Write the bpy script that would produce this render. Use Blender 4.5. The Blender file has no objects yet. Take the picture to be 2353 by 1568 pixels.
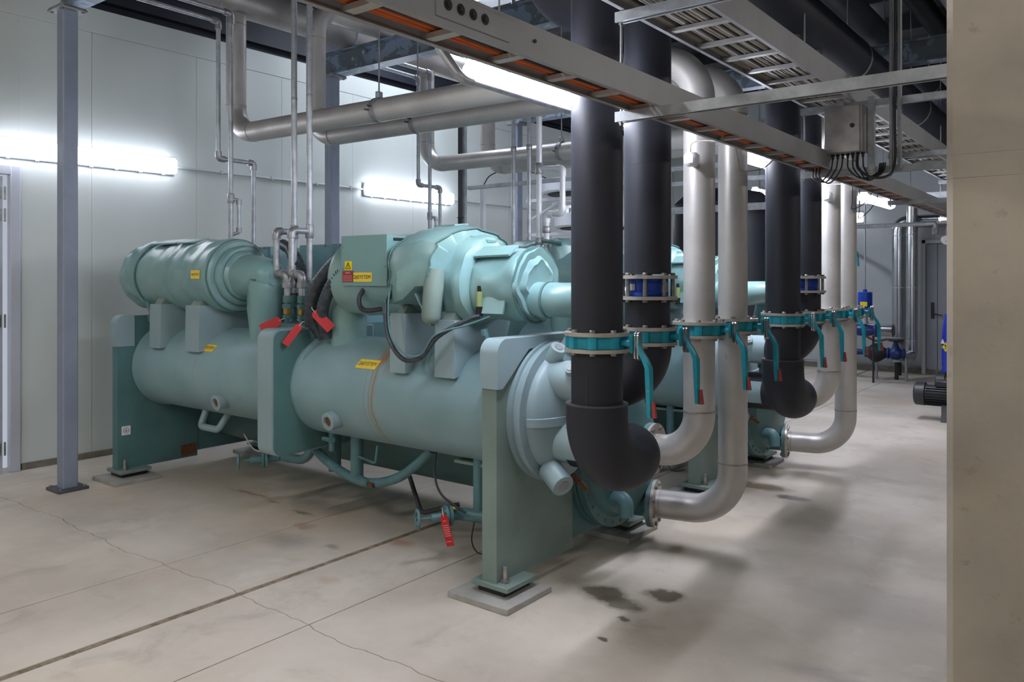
import bpy, bmesh, math, random
from mathutils import Vector, Matrix, Quaternion
R = math.radians
random.seed(7)
scene = bpy.context.scene
col = scene.collection

# ------------------------------------------------------------------ camera
cam_d = bpy.data.cameras.new('camera')
cam = bpy.data.objects.new('camera', cam_d)
col.objects.link(cam)
cam.location = (0, 0, 1.6)
cam.rotation_euler = (R(90), 0, R(37.683))
cam_d.sensor_width = 36
cam_d.lens = 28.0
cam_d.shift_y = -0.0612
cam_d.clip_start = 0.05
scene.camera = cam

# ------------------------------------------------------------------ world and exposure
world = bpy.data.worlds.new('world')
scene.world = world
world.use_nodes = True
world.node_tree.nodes['Background'].inputs[0].default_value = (0.55, 0.6, 0.7, 1)
world.node_tree.nodes['Background'].inputs[1].default_value = 0.14
scene.view_settings.view_transform = 'Standard'
scene.view_settings.look = 'None'
scene.view_settings.exposure = 2.5
scene.view_settings.gamma = 1.0
scene.view_settings.use_curve_mapping = False
LAMP = 17.0         # emission of every fluorescent diffuser in the room
LAMP_WALL = 2.0
LAMP_FILL = 13.0   # unseen fill battens added to brighten the aisles
DAY = 3.0           # roof lights

# ------------------------------------------------------------------ materials
def lin(c):
    return tuple(((x/255)/12.92 if x/255 <= 0.04045 else ((x/255+0.055)/1.055)**2.4) for x in c) + (1,)

class NT:
    def __init__(s, name):
        s.m = bpy.data.materials.new(name); s.m.use_nodes = True
        s.t = s.m.node_tree; s.b = s.t.nodes['Principled BSDF']
        s.tc = s.t.nodes.new('ShaderNodeTexCoord')
    def n(s, kind, **kw):
        nd = s.t.nodes.new(kind)
        for k, v in kw.items():
            if k.startswith('i_'):
                nd.inputs[int(k[2:])].default_value = v
            else: setattr(nd, k, v)
        return nd
    def l(s, a, b): s.t.links.new(a, b)
    def noise(s, scale, detail=4, rough=0.55, dist=0.0, vec=None):
        nd = s.n('ShaderNodeTexNoise')
        nd.inputs['Scale'].default_value = scale; nd.inputs['Detail'].default_value = detail
        nd.inputs['Roughness'].default_value = rough; nd.inputs['Distortion'].default_value = dist
        s.l(vec or s.tc.outputs['Object'], nd.inputs['Vector'])
        return nd.outputs['Fac']
    def ramp(s, fac, a, b, ca=0.0, cb=1.0):
        nd = s.n('ShaderNodeMapRange', interpolation_type='SMOOTHSTEP')
        nd.inputs[1].default_value = a; nd.inputs[2].default_value = b
        nd.inputs[3].default_value = ca; nd.inputs[4].default_value = cb
        s.l(fac, nd.inputs[0]); return nd.outputs[0]
    def math(s, op, a, b=None):
        nd = s.n('ShaderNodeMath', operation=op)
        for i, x in enumerate((a, b)):
            if x is None: continue
            if isinstance(x, (int, float)): nd.inputs[i].default_value = x
            else: s.l(x, nd.inputs[i])
        return nd.outputs[0]
    def mix(s, fac, a, b):
        nd = s.n('ShaderNodeMix', data_type='RGBA')
        for i, x in ((0, fac), (6, a), (7, b)):
            if isinstance(x, (int, float)): nd.inputs[i].default_value = x
            elif isinstance(x, tuple): nd.inputs[i].default_value = x
            else: s.l(x, nd.inputs[i])
        return nd.outputs[2]
    def bump(s, h, strength=0.2, dist=0.01):
        nd = s.n('ShaderNodeBump'); nd.inputs['Strength'].default_value = strength
        nd.inputs['Distance'].default_value = dist
        s.l(h, nd.inputs['Height']); s.l(nd.outputs[0], s.b.inputs['Normal'])
    def base(s, c):
        if isinstance(c, tuple): s.b.inputs['Base Color'].default_value = c
        else: s.l(c, s.b.inputs['Base Color'])
    def set(s, rough=0.5, metal=0.0, spec=0.5):
        s.b.inputs['Roughness'].default_value = rough; s.b.inputs['Metallic'].default_value = metal
        s.b.inputs['Specular IOR Level'].default_value = spec
        return s

M = {}
def paint(name, c, rough=0.5, metal=0.0, var=0.12, scale=3.0, bump=0.0, bscale=60, dark=None, spec=0.5, c2=None):
    t = NT(name).set(rough, metal, spec)
    a = lin(c); d = lin(c2) if c2 else tuple(x*(1-var*2) for x in a[:3]) + (1,)
    f = t.ramp(t.noise(scale, 5, 0.6), 0.3, 0.7)
    cc = t.mix(f, d, a)
    if dark:       # small dirt freckles of their own shape
        g = t.ramp(t.noise(scale*9, 3, 0.6), 0.68, 0.76)
        cc = t.mix(t.math('MULTIPLY', g, dark[1]), cc, lin(dark[0]))
    t.base(cc)
    if bump: t.bump(t.noise(bscale, 3, 0.6), bump, 0.004)
    M[name] = t.m
    return t
def glow(name, c, strength):
    m = bpy.data.materials.new(name); m.use_nodes = True
    b = m.node_tree.nodes['Principled BSDF']
    b.inputs['Base Color'].default_value = (0.9, 0.9, 0.9, 1)
    b.inputs['Emission Color'].default_value = lin(c); b.inputs['Emission Strength'].default_value = strength
    M[name] = m

paint('wall_panel', (204, 211, 208), 0.42, var=0.02, scale=1.2)
paint('wall_trim', (196, 203, 203), 0.5, var=0.03)
paint('dark_cladding', (46, 50, 62), 0.6, var=0.15)
paint('roof_deck', (58, 60, 66), 0.6, var=0.15)
paint('dark_steel', (44, 46, 50), 0.55, var=0.15)
paint('column_paint', (138, 147, 165), 0.45, var=0.05, scale=6, bump=0.05)
paint('column_base', (92, 95, 100), 0.6, var=0.2)
paint('galv', (186, 191, 196), 0.38, 0.4, var=0.14, scale=16, bump=0.04, bscale=80)
paint('galv_dull', (156, 158, 161), 0.5, 0.35, var=0.12, scale=9)
paint('tray_metal', (160, 161, 163), 0.5, 0.2, var=0.07, scale=3)
paint('rung_metal', (186, 185, 184), 0.45, 0.25, var=0.08, scale=6)
paint('stainless', (205, 201, 197), 0.42, 0.45, var=0.10, scale=2.2, bump=0.03, bscale=25, dark=((120, 112, 104), 0.5))
paint('stainless_dull', (180, 175, 172), 0.45, 0.5, var=0.12, scale=2.5, dark=((110, 104, 100), 0.5))
paint('weld', (190, 182, 174), 0.5, 0.3, var=0.25, scale=20)
paint('clad_metal', (200, 202, 205), 0.22, 0.95, var=0.08, scale=3)
paint('foil', (190, 192, 195), 0.28, 0.9, var=0.15, scale=14, bump=0.5, bscale=18)
paint('fitting', (170, 172, 175), 0.4, 0.6, var=0.14, scale=22)
paint('pvc_white', (226, 228, 232), 0.4, 0.15, var=0.03)
paint('black_foam', (40, 42, 51), 0.55, 0.0, var=0.12, scale=2.5, bump=0.10, bscale=240, dark=((72, 70, 76), 0.3), spec=0.4)
paint('foam_seam', (78, 76, 82), 0.6)
paint('teal_foam', (146, 168, 173), 0.42, var=0.06, scale=2.0, bump=0.06, bscale=150)
paint('teal_plate', (128, 147, 140), 0.5, var=0.12, scale=2.2, bump=0.06, bscale=120, dark=((92, 100, 86), 0.4))
paint('teal_deep', (84, 122, 124), 0.45, var=0.10, scale=3)
paint('teal_pipe', (96, 136, 142), 0.42, var=0.12, scale=8)
paint('teal_box', (120, 158, 156), 0.4, var=0.03)
paint('teal_cabinet', (112, 152, 160), 0.4, var=0.04)
paint('teal_jacket', (134, 167, 162), 0.34, var=0.10, scale=3.2, bump=0.35, bscale=6, c2=(118, 155, 157))
paint('jacket_edge', (88, 126, 124), 0.55, var=0.1)
paint('valve_teal', (28, 156, 178), 0.38, var=0.12, scale=14)
paint('chrome', (200, 200, 200), 0.2, 0.9, var=0.1, scale=30)
paint('bolt_steel', (168, 164, 158), 0.38, 0.75, var=0.2, scale=60)
paint('flange_steel', (196, 190, 182), 0.4, 0.5, var=0.14, scale=9)
paint('valve_red', (168, 62, 62), 0.5, var=0.1, scale=30)
paint('valve_blue', (22, 68, 176), 0.35, var=0.1, scale=10)
paint('pump_blue', (20, 48, 112), 0.4, var=0.15, scale=10)
paint('drum_blue', (14, 52, 200), 0.35, var=0.05)
paint('tag_red', (196, 24, 30), 0.45, var=0.05)
paint('tag_print', (225, 140, 140), 0.6, var=0.02)
paint('label_yellow', (240, 208, 70), 0.45, var=0.03)
paint('warn_yellow', (240, 216, 0), 0.45, var=0.03)
paint('warn_red', (150, 50, 58), 0.45, var=0.03)
paint('label_white', (226, 228, 230), 0.5, var=0.03)
paint('ink', (34, 34, 34), 0.6, var=0.02)
paint('brass', (196, 156, 76), 0.3, 0.85, var=0.1, scale=30)
paint('rust', (112, 72, 48), 0.7, var=0.2, scale=40)
paint('black_rubber', (36, 36, 38), 0.5, var=0.1, scale=20)
paint('hose_black', (44, 46, 52), 0.4, scale=30, c2=(70, 79, 86))
paint('black_plastic', (24, 24, 26), 0.4, var=0.1)
paint('motor_black', (44, 47, 52), 0.42, var=0.12, scale=8)
paint('cable_orange', (212, 104, 42), 0.5, var=0.10, scale=12)
paint('cable_grey', (176, 168, 152), 0.5, var=0.10, scale=12)
paint('cable_dark', (48, 48, 54), 0.5, var=0.10)
paint('cable_white', (205, 205, 200), 0.5, var=0.05)
paint('pad_concrete', (172, 170, 164), 0.8, var=0.10, scale=8, bump=0.2, bscale=60)
paint('door_paint', (196, 200, 212), 0.4, var=0.03)
paint('hinge', (170, 168, 164), 0.35, 0.8, var=0.15, scale=40)
paint('outdoor_blue', (120, 146, 200), 0.6, var=0.2)
paint('joint_fill', (158, 142, 120), 0.9, var=0.3, scale=18, bump=0.4, bscale=70)
paint('skirting', (132, 126, 112), 0.8, var=0.2, scale=7)
paint('fan_white', (226, 230, 236), 0.45, var=0.02)
paint('fixture_body', (196, 200, 206), 0.4, 0.2, var=0.04)
paint('green_cap', (150, 166, 110), 0.45, var=0.1)
paint('box_steel', (176, 172, 168), 0.36, 0.7, var=0.14, scale=7)
glow('tube_light', (236, 240, 255), LAMP)
glow('fill_light', (252, 248, 244), LAMP_FILL)
glow('wall_tube_light', (236, 240, 255), LAMP_WALL)
glow('roof_light', (232, 240, 255), DAY)

# beam: galvanised with flat patches of paint
t = NT('beam_paint').set(0.42, 0.35)
f = t.ramp(t.noise(6.5, 3, 0.55, 0.6), 0.5, 0.53)
t.base(t.mix(f, lin((112, 122, 130)), lin((140, 156, 178))))
M['beam_paint'] = t.m

# raw concrete pillar
t = NT('pillar_concrete').set(0.75)
a = t.mix(t.ramp(t.noise(1.6, 5, 0.6), 0.3, 0.7), lin((156, 148, 136)), lin((184, 175, 160)))
a = t.mix(t.math('MULTIPLY', t.ramp(t.noise(20, 4, 0.6), 0.62, 0.75), 0.35), a, lin((120, 112, 100)))
a = t.mix(t.math('MULTIPLY', t.ramp(t.noise(5, 4, 0.65), 0.5, 0.8), 0.25), a, lin((190, 164, 128)))
t.base(a); t.bump(t.noise(45, 5, 0.6), 0.25, 0.006)
M['pillar_concrete'] = t.m

# floor concrete, with the drips and rust marks lying on it
t = NT('floor_concrete').set(0.55, 0, 0.4)
a = t.mix(t.ramp(t.noise(0.9, 6, 0.62), 0.3, 0.7), lin((192, 181, 168)), lin((218, 208, 195)))
a = t.mix(t.math('MULTIPLY', t.ramp(t.noise(2.6, 6, 0.7, 0.8), 0.52, 0.74), 0.5), a, lin((164, 156, 146)))
a = t.mix(t.math('MULTIPLY', t.ramp(t.noise(0.5, 4, 0.6), 0.5, 0.7), 0.4), a, lin((220, 194, 164)))
a = t.mix(t.math('MULTIPLY', t.ramp(t.noise(26, 4, 0.7), 0.6, 0.8), 0.2), a, lin((150, 140, 128)))
mp = t.n('ShaderNodeMapping'); mp.inputs['Scale'].default_value = (1.0, 9.0, 1.0); mp.inputs['Rotation'].default_value = (0, 0, R(35))
t.l(t.tc.outputs['Object'], mp.inputs['Vector'])
sc_ = t.ramp(t.noise(4.0, 6, 0.72, 0.2, mp.outputs[0]), 0.66, 0.74)
a = t.mix(t.math('MULTIPLY', sc_, 0.45), a, lin((224, 219, 210)))
a = t.mix(t.math('MULTIPLY', t.ramp(t.noise(1.7, 5, 0.65, 0.5), 0.55, 0.72), 0.5), a, lin((226, 219, 208)))
wob = t.n('ShaderNodeTexNoise'); wob.inputs['Scale'].default_value = 9; wob.inputs['Detail'].default_value = 3
t.l(t.tc.outputs['Object'], wob.inputs['Vector'])
wv = t.n('ShaderNodeVectorMath', operation='MULTIPLY_ADD')
wv.inputs[1].default_value = (0.13, 0.13, 0); wv.inputs[2].default_value = (-0.065, -0.065, 0)
t.l(wob.outputs['Color'], wv.inputs[0])
wp = t.n('ShaderNodeVectorMath', operation='ADD'); t.l(t.tc.outputs['Object'], wp.inputs[0]); t.l(wv.outputs[0], wp.inputs[1])
wet = None
STAINS = [  # x, y, rx, ry, colour, strength, wetness
    (-2.105, 3.477, 0.13, 0.10, (92, 84, 70), 0.85, 1), (-1.97, 3.43, 0.12, 0.08, (96, 88, 74), 0.75, 1),
    (-1.84, 3.65, 0.10, 0.085, (84, 70, 52), 0.9, 1), (-1.868, 3.27, 0.035, 0.03, (96, 84, 70), 0.8, 0.6),
    (-1.838, 3.04, 0.03, 0.025, (90, 80, 68), 0.85, 0.4), (-2.225, 6.02, 0.22, 0.12, (112, 96, 72), 0.8, 0.7),
    (-1.926, 5.84, 0.12, 0.07, (92, 78, 70), 0.8, 0.6), (-3.484, 3.404, 0.09, 0.05, (172, 112, 74), 0.6, 0),
    (-4.448, 3.441, 0.10, 0.03, (110, 96, 62), 0.8, 0.3), (-4.82, 3.46, 0.04, 0.03, (110, 100, 90), 0.6, 0),
    (-5.15, 3.5, 0.22, 0.02, (150, 100, 56), 0.6, 0), (-4.2, 3.25, 0.07, 0.05, (160, 104, 78), 0.5, 0),
    (-4.6, 3.62, 0.20, 0.10, (122, 118, 112), 0.5, 0), (-3.35, 2.75, 0.06, 0.035, (176, 150, 112), 0.45, 0),
    (-4.05, 3.0, 0.16, 0.10, (132, 126, 120), 0.5, 0), (-3.75, 3.1, 0.06, 0.04, (120, 110, 88), 0.6, 0),
    (-1.0, 4.2, 0.5, 0.22, (150, 142, 136), 0.4, 0), (-0.9, 3.3, 0.25, 0.06, (140, 136, 132), 0.5, 0)]
for (x, y, rx, ry, c, st, w_) in STAINS:
    s1 = t.n('ShaderNodeVectorMath', operation='SUBTRACT'); s1.inputs[1].default_value = (x, y, 0); t.l(wp.outputs[0], s1.inputs[0])
    s2 = t.n('ShaderNodeVectorMath', operation='MULTIPLY'); s2.inputs[1].default_value = (1/rx, 1/ry, 0); t.l(s1.outputs[0], s2.inputs[0])
    s3 = t.n('ShaderNodeVectorMath', operation='LENGTH'); t.l(s2.outputs[0], s3.inputs[0])
    k = t.ramp(s3.outputs['Value'], 1.3, 0.55) if w_ > .35 else t.ramp(s3.outputs['Value'], 1.7, 0.1)
    a = t.mix(t.math('MULTIPLY', k, st), a, lin(c))
    if w_:
        k2 = t.math('MULTIPLY', k, w_)
        wet = k2 if wet is None else t.math('MAXIMUM', wet, k2)
t.base(a)
t.l(t.ramp(wet, 0, 1, 0.55, 0.22), t.b.inputs['Roughness'])
t.bump(t.noise(30, 5, 0.65), 0.12, 0.004)
M['floor_concrete'] = t.m

# chiller shell: teal foam with thin rust runs round the barrel
def shell_mat(name, lines, blot=None):
    t = NT(name).set(0.42)
    f = t.ramp(t.noise(2.0, 5, 0.6), 0.3, 0.7)
    a = t.mix(f, lin((126, 156, 161)), lin((141, 170, 174)))
    sx = t.n('ShaderNodeSeparateXYZ'); t.l(t.tc.outputs['Object'], sx.inputs[0])
    nz = t.math('MULTIPLY', t.math('SUBTRACT', t.noise(4.0, 3), 0.5), 0.06)
    xx = t.math('ADD', sx.outputs[0], nz)
    for x0, w_, st in lines:
        d = t.math('ABSOLUTE', t.math('SUBTRACT', xx, x0))
        k = t.math('MULTIPLY', t.ramp(d, w_, w_*0.3), st)
        a = t.mix(k, a, lin((150, 108, 52)))
    if blot:
        s1 = t.n('ShaderNodeVectorMath', operation='SUBTRACT'); s1.inputs[1].default_value = blot; t.l(t.tc.outputs['Object'], s1.inputs[0])
        s2 = t.n('ShaderNodeVectorMath', operation='MULTIPLY'); s2.inputs[1].default_value = (9, 6, 6); t.l(s1.outputs[0], s2.inputs[0])
        s3 = t.n('ShaderNodeVectorMath', operation='LENGTH'); t.l(s2.outputs[0], s3.inputs[0])
        k = t.math('MULTIPLY', t.ramp(s3.outputs['Value'], 1.1, 0.2), t.ramp(t.noise(16, 4), 0.35, 0.6))
        a = t.mix(k, a, lin((168, 112, 40)))
    t.base(a); t.bump(t.noise(150, 3), 0.06, 0.004)
    M[name] = t.m
shell_mat('shell_foam', [(-3.50, 0.005, 0.95), (-3.53, 0.004, 0.85), (-3.575, 0.0035, 0.6), (-3.50, 0.03, 0.25), (-5.42, 0.003, 0.7)], (-3.45, 3.31, 1.16))

# ------------------------------------------------------------------ mesh helpers
def perp(a):
    a = Vector(a).normalized()
    u = a.cross(Vector((0, 0, 1)))
    if u.length < 1e-3: u = Vector((1, 0, 0))
    u.normalize()
    return a, u, a.cross(u).normalized()

class MB:
    def __init__(s): s.v = []; s.f = []
    def add(s, vs, fs):
        o = len(s.v); s.v += [tuple(x) for x in vs]; s.f += [tuple(i+o for i in q) for q in fs]; return s
    def box(s, x0, x1, y0, y1, z0, z1):
        vs = [(x, y, z) for x in (x0, x1) for y in (y0, y1) for z in (z0, z1)]
        return s.add(vs, [(0,1,3,2), (4,6,7,5), (0,4,5,1), (2,3,7,6), (0,2,6,4), (1,5,7,3)])
    def rbox(s, x0, x1, y0, y1, z0, z1, b=0.01):
        """box with all edges chamfered"""
        bm = bmesh.new(); bmesh.ops.create_cube(bm, size=1)
        for v in bm.verts:
            v.co = ((x0+x1)/2+v.co.x*(x1-x0), (y0+y1)/2+v.co.y*(y1-y0), (z0+z1)/2+v.co.z*(z1-z0))
        bmesh.ops.bevel(bm, geom=list(bm.edges), offset=b, segments=1, profile=0.5, affect='EDGES')
        bm.verts.index_update()
        s.add([v.co for v in bm.verts], [[v.index for v in f.verts] for f in bm.faces]); bm.free(); return s
    def obox(s, c, ax, ay, az, hx, hy, hz):
        c = Vector(c); ax, ay, az = Vector(ax).normalized()*hx, Vector(ay).normalized()*hy, Vector(az).normalized()*hz
        vs = [c+ax*i+ay*j+az*k for i in (-1, 1) for j in (-1, 1) for k in (-1, 1)]
        return s.add(vs, [(0,1,3,2), (4,6,7,5), (0,4,5,1), (2,3,7,6), (0,2,6,4), (1,5,7,3)])
    def tube(s, pts, r, n=16, caps=True, ref=None):
        pts = [Vector(p) for p in pts]; m = len(pts)
        rr = r if isinstance(r, (list, tuple)) else [r]*m
        tang = []
        for i in range(m):
            a = pts[max(i-1, 0)]; b = pts[min(i+1, m-1)]; tang.append((b-a).normalized())
        _, u, w = perp(tang[0])
        vs = []
        for i in range(m):
            if i:
                q = tang[i-1].rotation_difference(tang[i]); u = q @ u
                u = (u - tang[i]*u.dot(tang[i])).normalized()
            w = tang[i].cross(u)
            vs += [pts[i] + (u*math.cos(2*math.pi*k/n) + w*math.sin(2*math.pi*k/n))*rr[i] for k in range(n)]
        fs = [(i*n+k, i*n+(k+1) % n, (i+1)*n+(k+1) % n, (i+1)*n+k) for i in range(m-1) for k in range(n)]
        if caps: fs += [tuple(range(n))[::-1], tuple((m-1)*n+k for k in range(n))]
        return s.add(vs, fs)
    def lathe(s, prof, o, ax, n=32, lump=0.0, seed=0.0, closed=True):
        o = Vector(o); a, u, w = perp(ax)
        if lump:          # finer rings so that folds can form between the given ones
            fine = [prof[0]]
            for (t0, r0), (t1, r1) in zip(prof, prof[1:]):
                k_ = max(1, int(abs(t1-t0)/.018))
                fine += [(t0+(t1-t0)*q/k_, r0+(r1-r0)*q/k_) for q in range(1, k_+1)]
            prof = fine
        vs = []; m = len(prof)
        for i, (tt, r) in enumerate(prof):
            for k in range(n):
                th = 2*math.pi*k/n
                rr = r
                if lump:
                    rr += lump*(math.sin(3*th+seed+tt*9)*0.4 + math.sin(7*th-tt*23+seed*2)*0.25 + math.sin(2*th+tt*31+seed*3)*0.35 + math.sin(11*th+tt*17)*0.18 + math.sin(5*th+tt*70+seed)*0.22*math.sin(tt*19+seed))*min(1, r/0.1)
                vs.append(o + a*tt + (u*math.cos(th)+w*math.sin(th))*max(rr, 1e-4))
        fs = [(i*n+k, i*n+(k+1) % n, (i+1)*n+(k+1) % n, (i+1)*n+k) for i in range(m-1) for k in range(n)]
        if closed: fs += [tuple(range(n))[::-1], tuple((m-1)*n+k for k in range(n))]
        return s.add(vs, fs)
    def cyl(s, a, b, r, n=20): return s.tube([a, b], r, n)
    def ring(s, c, ax, r0, r1, t, n=32):
        """washer of thickness t centred on c"""
        c = Vector(c); a, u, w = perp(ax); vs = []
        for (rr, tt) in ((r0, -t/2), (r1, -t/2), (r1, t/2), (r0, t/2)):
            vs += [c+a*tt+(u*math.cos(2*math.pi*k/n)+w*math.sin(2*math.pi*k/n))*rr for k in range(n)]
        fs = [(j*n+k, j*n+(k+1) % n, ((j+1) % 4)*n+(k+1) % n, ((j+1) % 4)*n+k) for j in range(4) for k in range(n)]
        return s.add(vs, fs)
    def prism(s, poly, plane, a0, a1):
        """2-D outline extruded along the axis normal to the plane"""
        def mk(p, h): return {'xy': (p[0], p[1], h), 'xz': (p[0], h, p[1]), 'yz': (h, p[0], p[1])}[plane]
        n = len(poly)
        vs = [mk(p, a0) for p in poly] + [mk(p, a1) for p in poly]
        fs = [tuple(range(n))[::-1], tuple(range(n, 2*n))] + [(i, (i+1) % n, n+(i+1) % n, n+i) for i in range(n)]
        return s.add(vs, fs)
    def loft(s, rings, caps=True):
        n = len(rings[0]); vs = [p for r_ in rings for p in r_]; m = len(rings)
        fs = [(i*n+k, i*n+(k+1) % n, (i+1)*n+(k+1) % n, (i+1)*n+k) for i in range(m-1) for k in range(n)]
        if caps: fs += [tuple(range(n))[::-1], tuple((m-1)*n+k for k in range(n))]
        return s.add(vs, fs)
    def mesh(s, name, mat, ang=38):
        me = bpy.data.meshes.new(name); me.from_pydata(s.v, [], s.f); me.validate()
        bm = bmesh.new(); bm.from_mesh(me); bmesh.ops.recalc_face_normals(bm, faces=bm.faces); bm.to_mesh(me); bm.free()
        me.polygons.foreach_set('use_smooth', [True]*len(me.polygons))
        me.set_sharp_from_angle(angle=R(ang))
        me.materials.append(M[mat]); return me
    def build(s, name, mat, parent=None, ang=38):
        return obj(name, s.mesh(name, mat, ang), parent)

def world_of(p):
    o = Vector((0, 0, 0))
    while p is not None: o = o + Vector(p.location); p = p.parent
    return o
def obj(name, me, parent=None, loc=None, axis=None, rot=None):
    """link mesh; coordinates (or loc) are world coordinates whatever the parent"""
    o = bpy.data.objects.new(name, me); col.objects.link(o)
    o.location = Vector(loc or (0, 0, 0)) - (world_of(parent) if parent else Vector((0, 0, 0)))
    if parent: o.parent = parent
    if axis is not None: o.rotation_euler = Vector(axis).to_track_quat('Z', 'Y').to_euler()
    if rot is not None: o.rotation_euler = rot
    return o
COPY = []            # things that the second chiller bay repeats: (root, its own label)
def tag(o, label, cat, group=None, label2=None):
    o['label'] = label; o['category'] = cat
    if group: o['group'] = group
    if label2: COPY.append((o, label2))
    return o
def thing(name, label, cat, loc, group=None, label2=None):
    e = bpy.data.objects.new(name, None); col.objects.link(e); e.location = loc; e.empty_display_size = 0.05
    return tag(e, label, cat, group, label2)
def struct(o): o['kind'] = 'structure'; return o
def copy_tree(o, parent=None, off=(0, 0, 0)):
    c = o.copy(); col.objects.link(c); c.parent = parent
    if parent is None: c.location = Vector(o.location) + Vector(off)
    for ch in [x for x in KIDS.get(o.name, []) if x.name not in FIRST_ONLY]: copy_tree(ch, c)
    return c
KIDS = {}
FIRST_ONLY = set()     # parts the second chiller does not have
def index_kids():
    KIDS.clear()
    for o in bpy.data.objects:
        if o.parent: KIDS.setdefault(o.parent.name, []).append(o)

def fillet(pts, rad, seg=10):
    """polyline with its corners rounded by arcs"""
    pts = [Vector(p) for p in pts]; out = [pts[0]]
    for i in range(1, len(pts)-1):
        r = rad[i-1] if isinstance(rad, (list, tuple)) else rad
        p = pts[i]; a = (pts[i-1]-p).normalized(); b = (pts[i+1]-p).normalized()
        ang = a.angle(b); d = r/math.tan(ang/2)
        c = p + (a+b).normalized()*(r/math.sin(ang/2))
        s_ = p + a*d; e_ = p + b*d
        v0 = s_-c; v1 = e_-c; tot = v0.angle(v1); axn = v0.cross(v1).normalized()
        for k in range(seg+1):
            out.append(c + Quaternion(axn, tot*k/seg) @ v0)
    out.append(pts[-1]); return out
def spline(pts, n=8):
    """Catmull-Rom through the points"""
    P = [Vector(p) for p in pts]; P = [P[0]*2-P[1]] + P + [P[-1]*2-P[-2]]; out = []
    for i in range(1, len(P)-2):
        for k in range(n):
            t_ = k/n; a, b, c, d = P[i-1], P[i], P[i+1], P[i+2]
            out.append(0.5*((2*b)+(c-a)*t_+(2*a-5*b+4*c-d)*t_**2+(3*b-a-3*c+d)*t_**3))
    out.append(P[-2]); return out

def hexmesh(name, r, h, mat):
    b = MB(); b.lathe([(0, r*0.97), (h*0.85, r), (h, r*0.85)], (0, 0, 0), (0, 0, 1), 6); return b.mesh(name, mat, 30)
BOLT = hexmesh('bolt', 0.0135, 0.012, 'bolt_steel')
BOLT_S = hexmesh('bolt_small', 0.009, 0.008, 'bolt_steel')
BOLT_T = hexmesh('bolt_teal', 0.011, 0.012, 'teal_deep')
def bolt_circle(parent, c, ax, rad, n, me=BOLT, ph=0.0):
    a, u, w = perp(ax)
    for k in range(n):
        th = 2*math.pi*(k+ph)/n
        obj('bolt', me, parent, Vector(c)+(u*math.cos(th)+w*math.sin(th))*rad, axis=a)
def text(s, size, mat, parent, o, ux, uy, name='lettering', depth=0.0, bend=None):
    cu = bpy.data.curves.new('t', 'FONT'); cu.body = s; cu.size = size; cu.align_x = 'CENTER'; cu.align_y = 'CENTER'; cu.resolution_u = 3
    ob = bpy.data.objects.new('t', cu); col.objects.link(ob)
    me = bpy.data.meshes.new_from_object(ob.evaluated_get(bpy.context.evaluated_depsgraph_get()))
    bpy.data.objects.remove(ob); bpy.data.curves.remove(cu)
    ux = Vector(ux).normalized(); uy = Vector(uy).normalized(); o = Vector(o)
    for v in me.vertices:
        p = o + ux*v.co.x + uy*v.co.y
        v.co = bend(p) if bend else p
    me.materials.clear(); me.materials.append(M[mat]); me.name = name
    return obj(name, me, parent)

# ================================================================== THE SETTING
ROOM = dict(x0=-7.3, x1=6.0, y0=-5.0, y1=14.8, z=5.0)
floor = struct(MB().box(-7.5, 6.2, -5.2, 15.0, -0.25, -0.02).build('floor', 'joint_fill'))
def crack(x):
    return 2.335 + 0.018*math.sin(x*3.1+0.4) + 0.010*math.sin(x*9.7) + 0.005*math.sin(x*29+1) + 0.003*math.sin(x*67)
xs = [(-7.5, 0), (-6.84, .003), (-4.25, .0035), (-3.56, .022), (-2.99, .004), (-0.1, .003), (6.2, 0)]
for i in range(len(xs)-1):
    xa = xs[i][0]+xs[i][1]; xb = xs[i+1][0]-xs[i+1][1]
    n = max(4, int((xb-xa)/0.03)) if xb < 0.5 else 20
    edge = [(xa+(xb-xa)*k/n) for k in range(n+1)]
    MB().prism([(xa, -5.2), (xb, -5.2)] + [(x, crack(x)-.003) for x in reversed(edge)], 'xy', -0.03, 0).build('slab', 'floor_concrete', floor)
    MB().prism([(x, crack(x)+.002) for x in edge] + [(xb, 15.0), (xa, 15.0)], 'xy', -0.03, 0).build('slab', 'floor_concrete', floor)

MB().box(-3.584, -3.536, -5.0, 14.8, -.019, -.004).build('joint_filler', 'joint_fill', floor)
# left wall of insulated panels, with the door opening y 1.70..2.69, z 0..2.46
DY0, DY1, DZ = 1.72, 2.665, 2.455
wl = MB(); wl.box(-7.48, -7.312, -5.2, DY0-.07, 0, 4.0); wl.box(-7.36, -7.312, DY1+.07, DY1+.3, 0, 4.0); wl.box(-7.48, -7.312, DY1+.3, 15.0, 0, 4.0); wl.box(-7.48, -7.312, DY0-.07, DY1+.07, DZ+.05, 4.0)
wl = struct(wl.build('wall_left', 'wall_trim'))
PW = 1.0075
y = 3.327 - PW*8
while y < 14.8:
    a, b = max(y+.001, -5.0), min(y+PW-.001, 14.79)
    if b > a:
        if a < DY1 and b > DY0:
            if a < DY0-0.05: MB().rbox(-7.32, -7.3, a, DY0-.07, 0.05, 3.79, .0012).build('panel', 'wall_panel', wl)
            if b > DY1+0.05: MB().rbox(-7.32, -7.3, DY1+.07, b, 0.05, 3.79, .0012).build('panel', 'wall_panel', wl)
            MB().rbox(-7.32, -7.3, max(a, DY0-.07), min(b, DY1+.07), DZ+.05, 3.79, .0012).build('panel', 'wall_panel', wl)
        else:
            MB().rbox(-7.32, -7.3, a, b, 0.05, 3.79, .0012).build('panel', 'wall_panel', wl)
    y += PW
struct(MB().rbox(-7.325, -7.298, -5.0, 14.79, 3.794, 4.015, .003).build('trim_1', 'wall_panel'))
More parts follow.
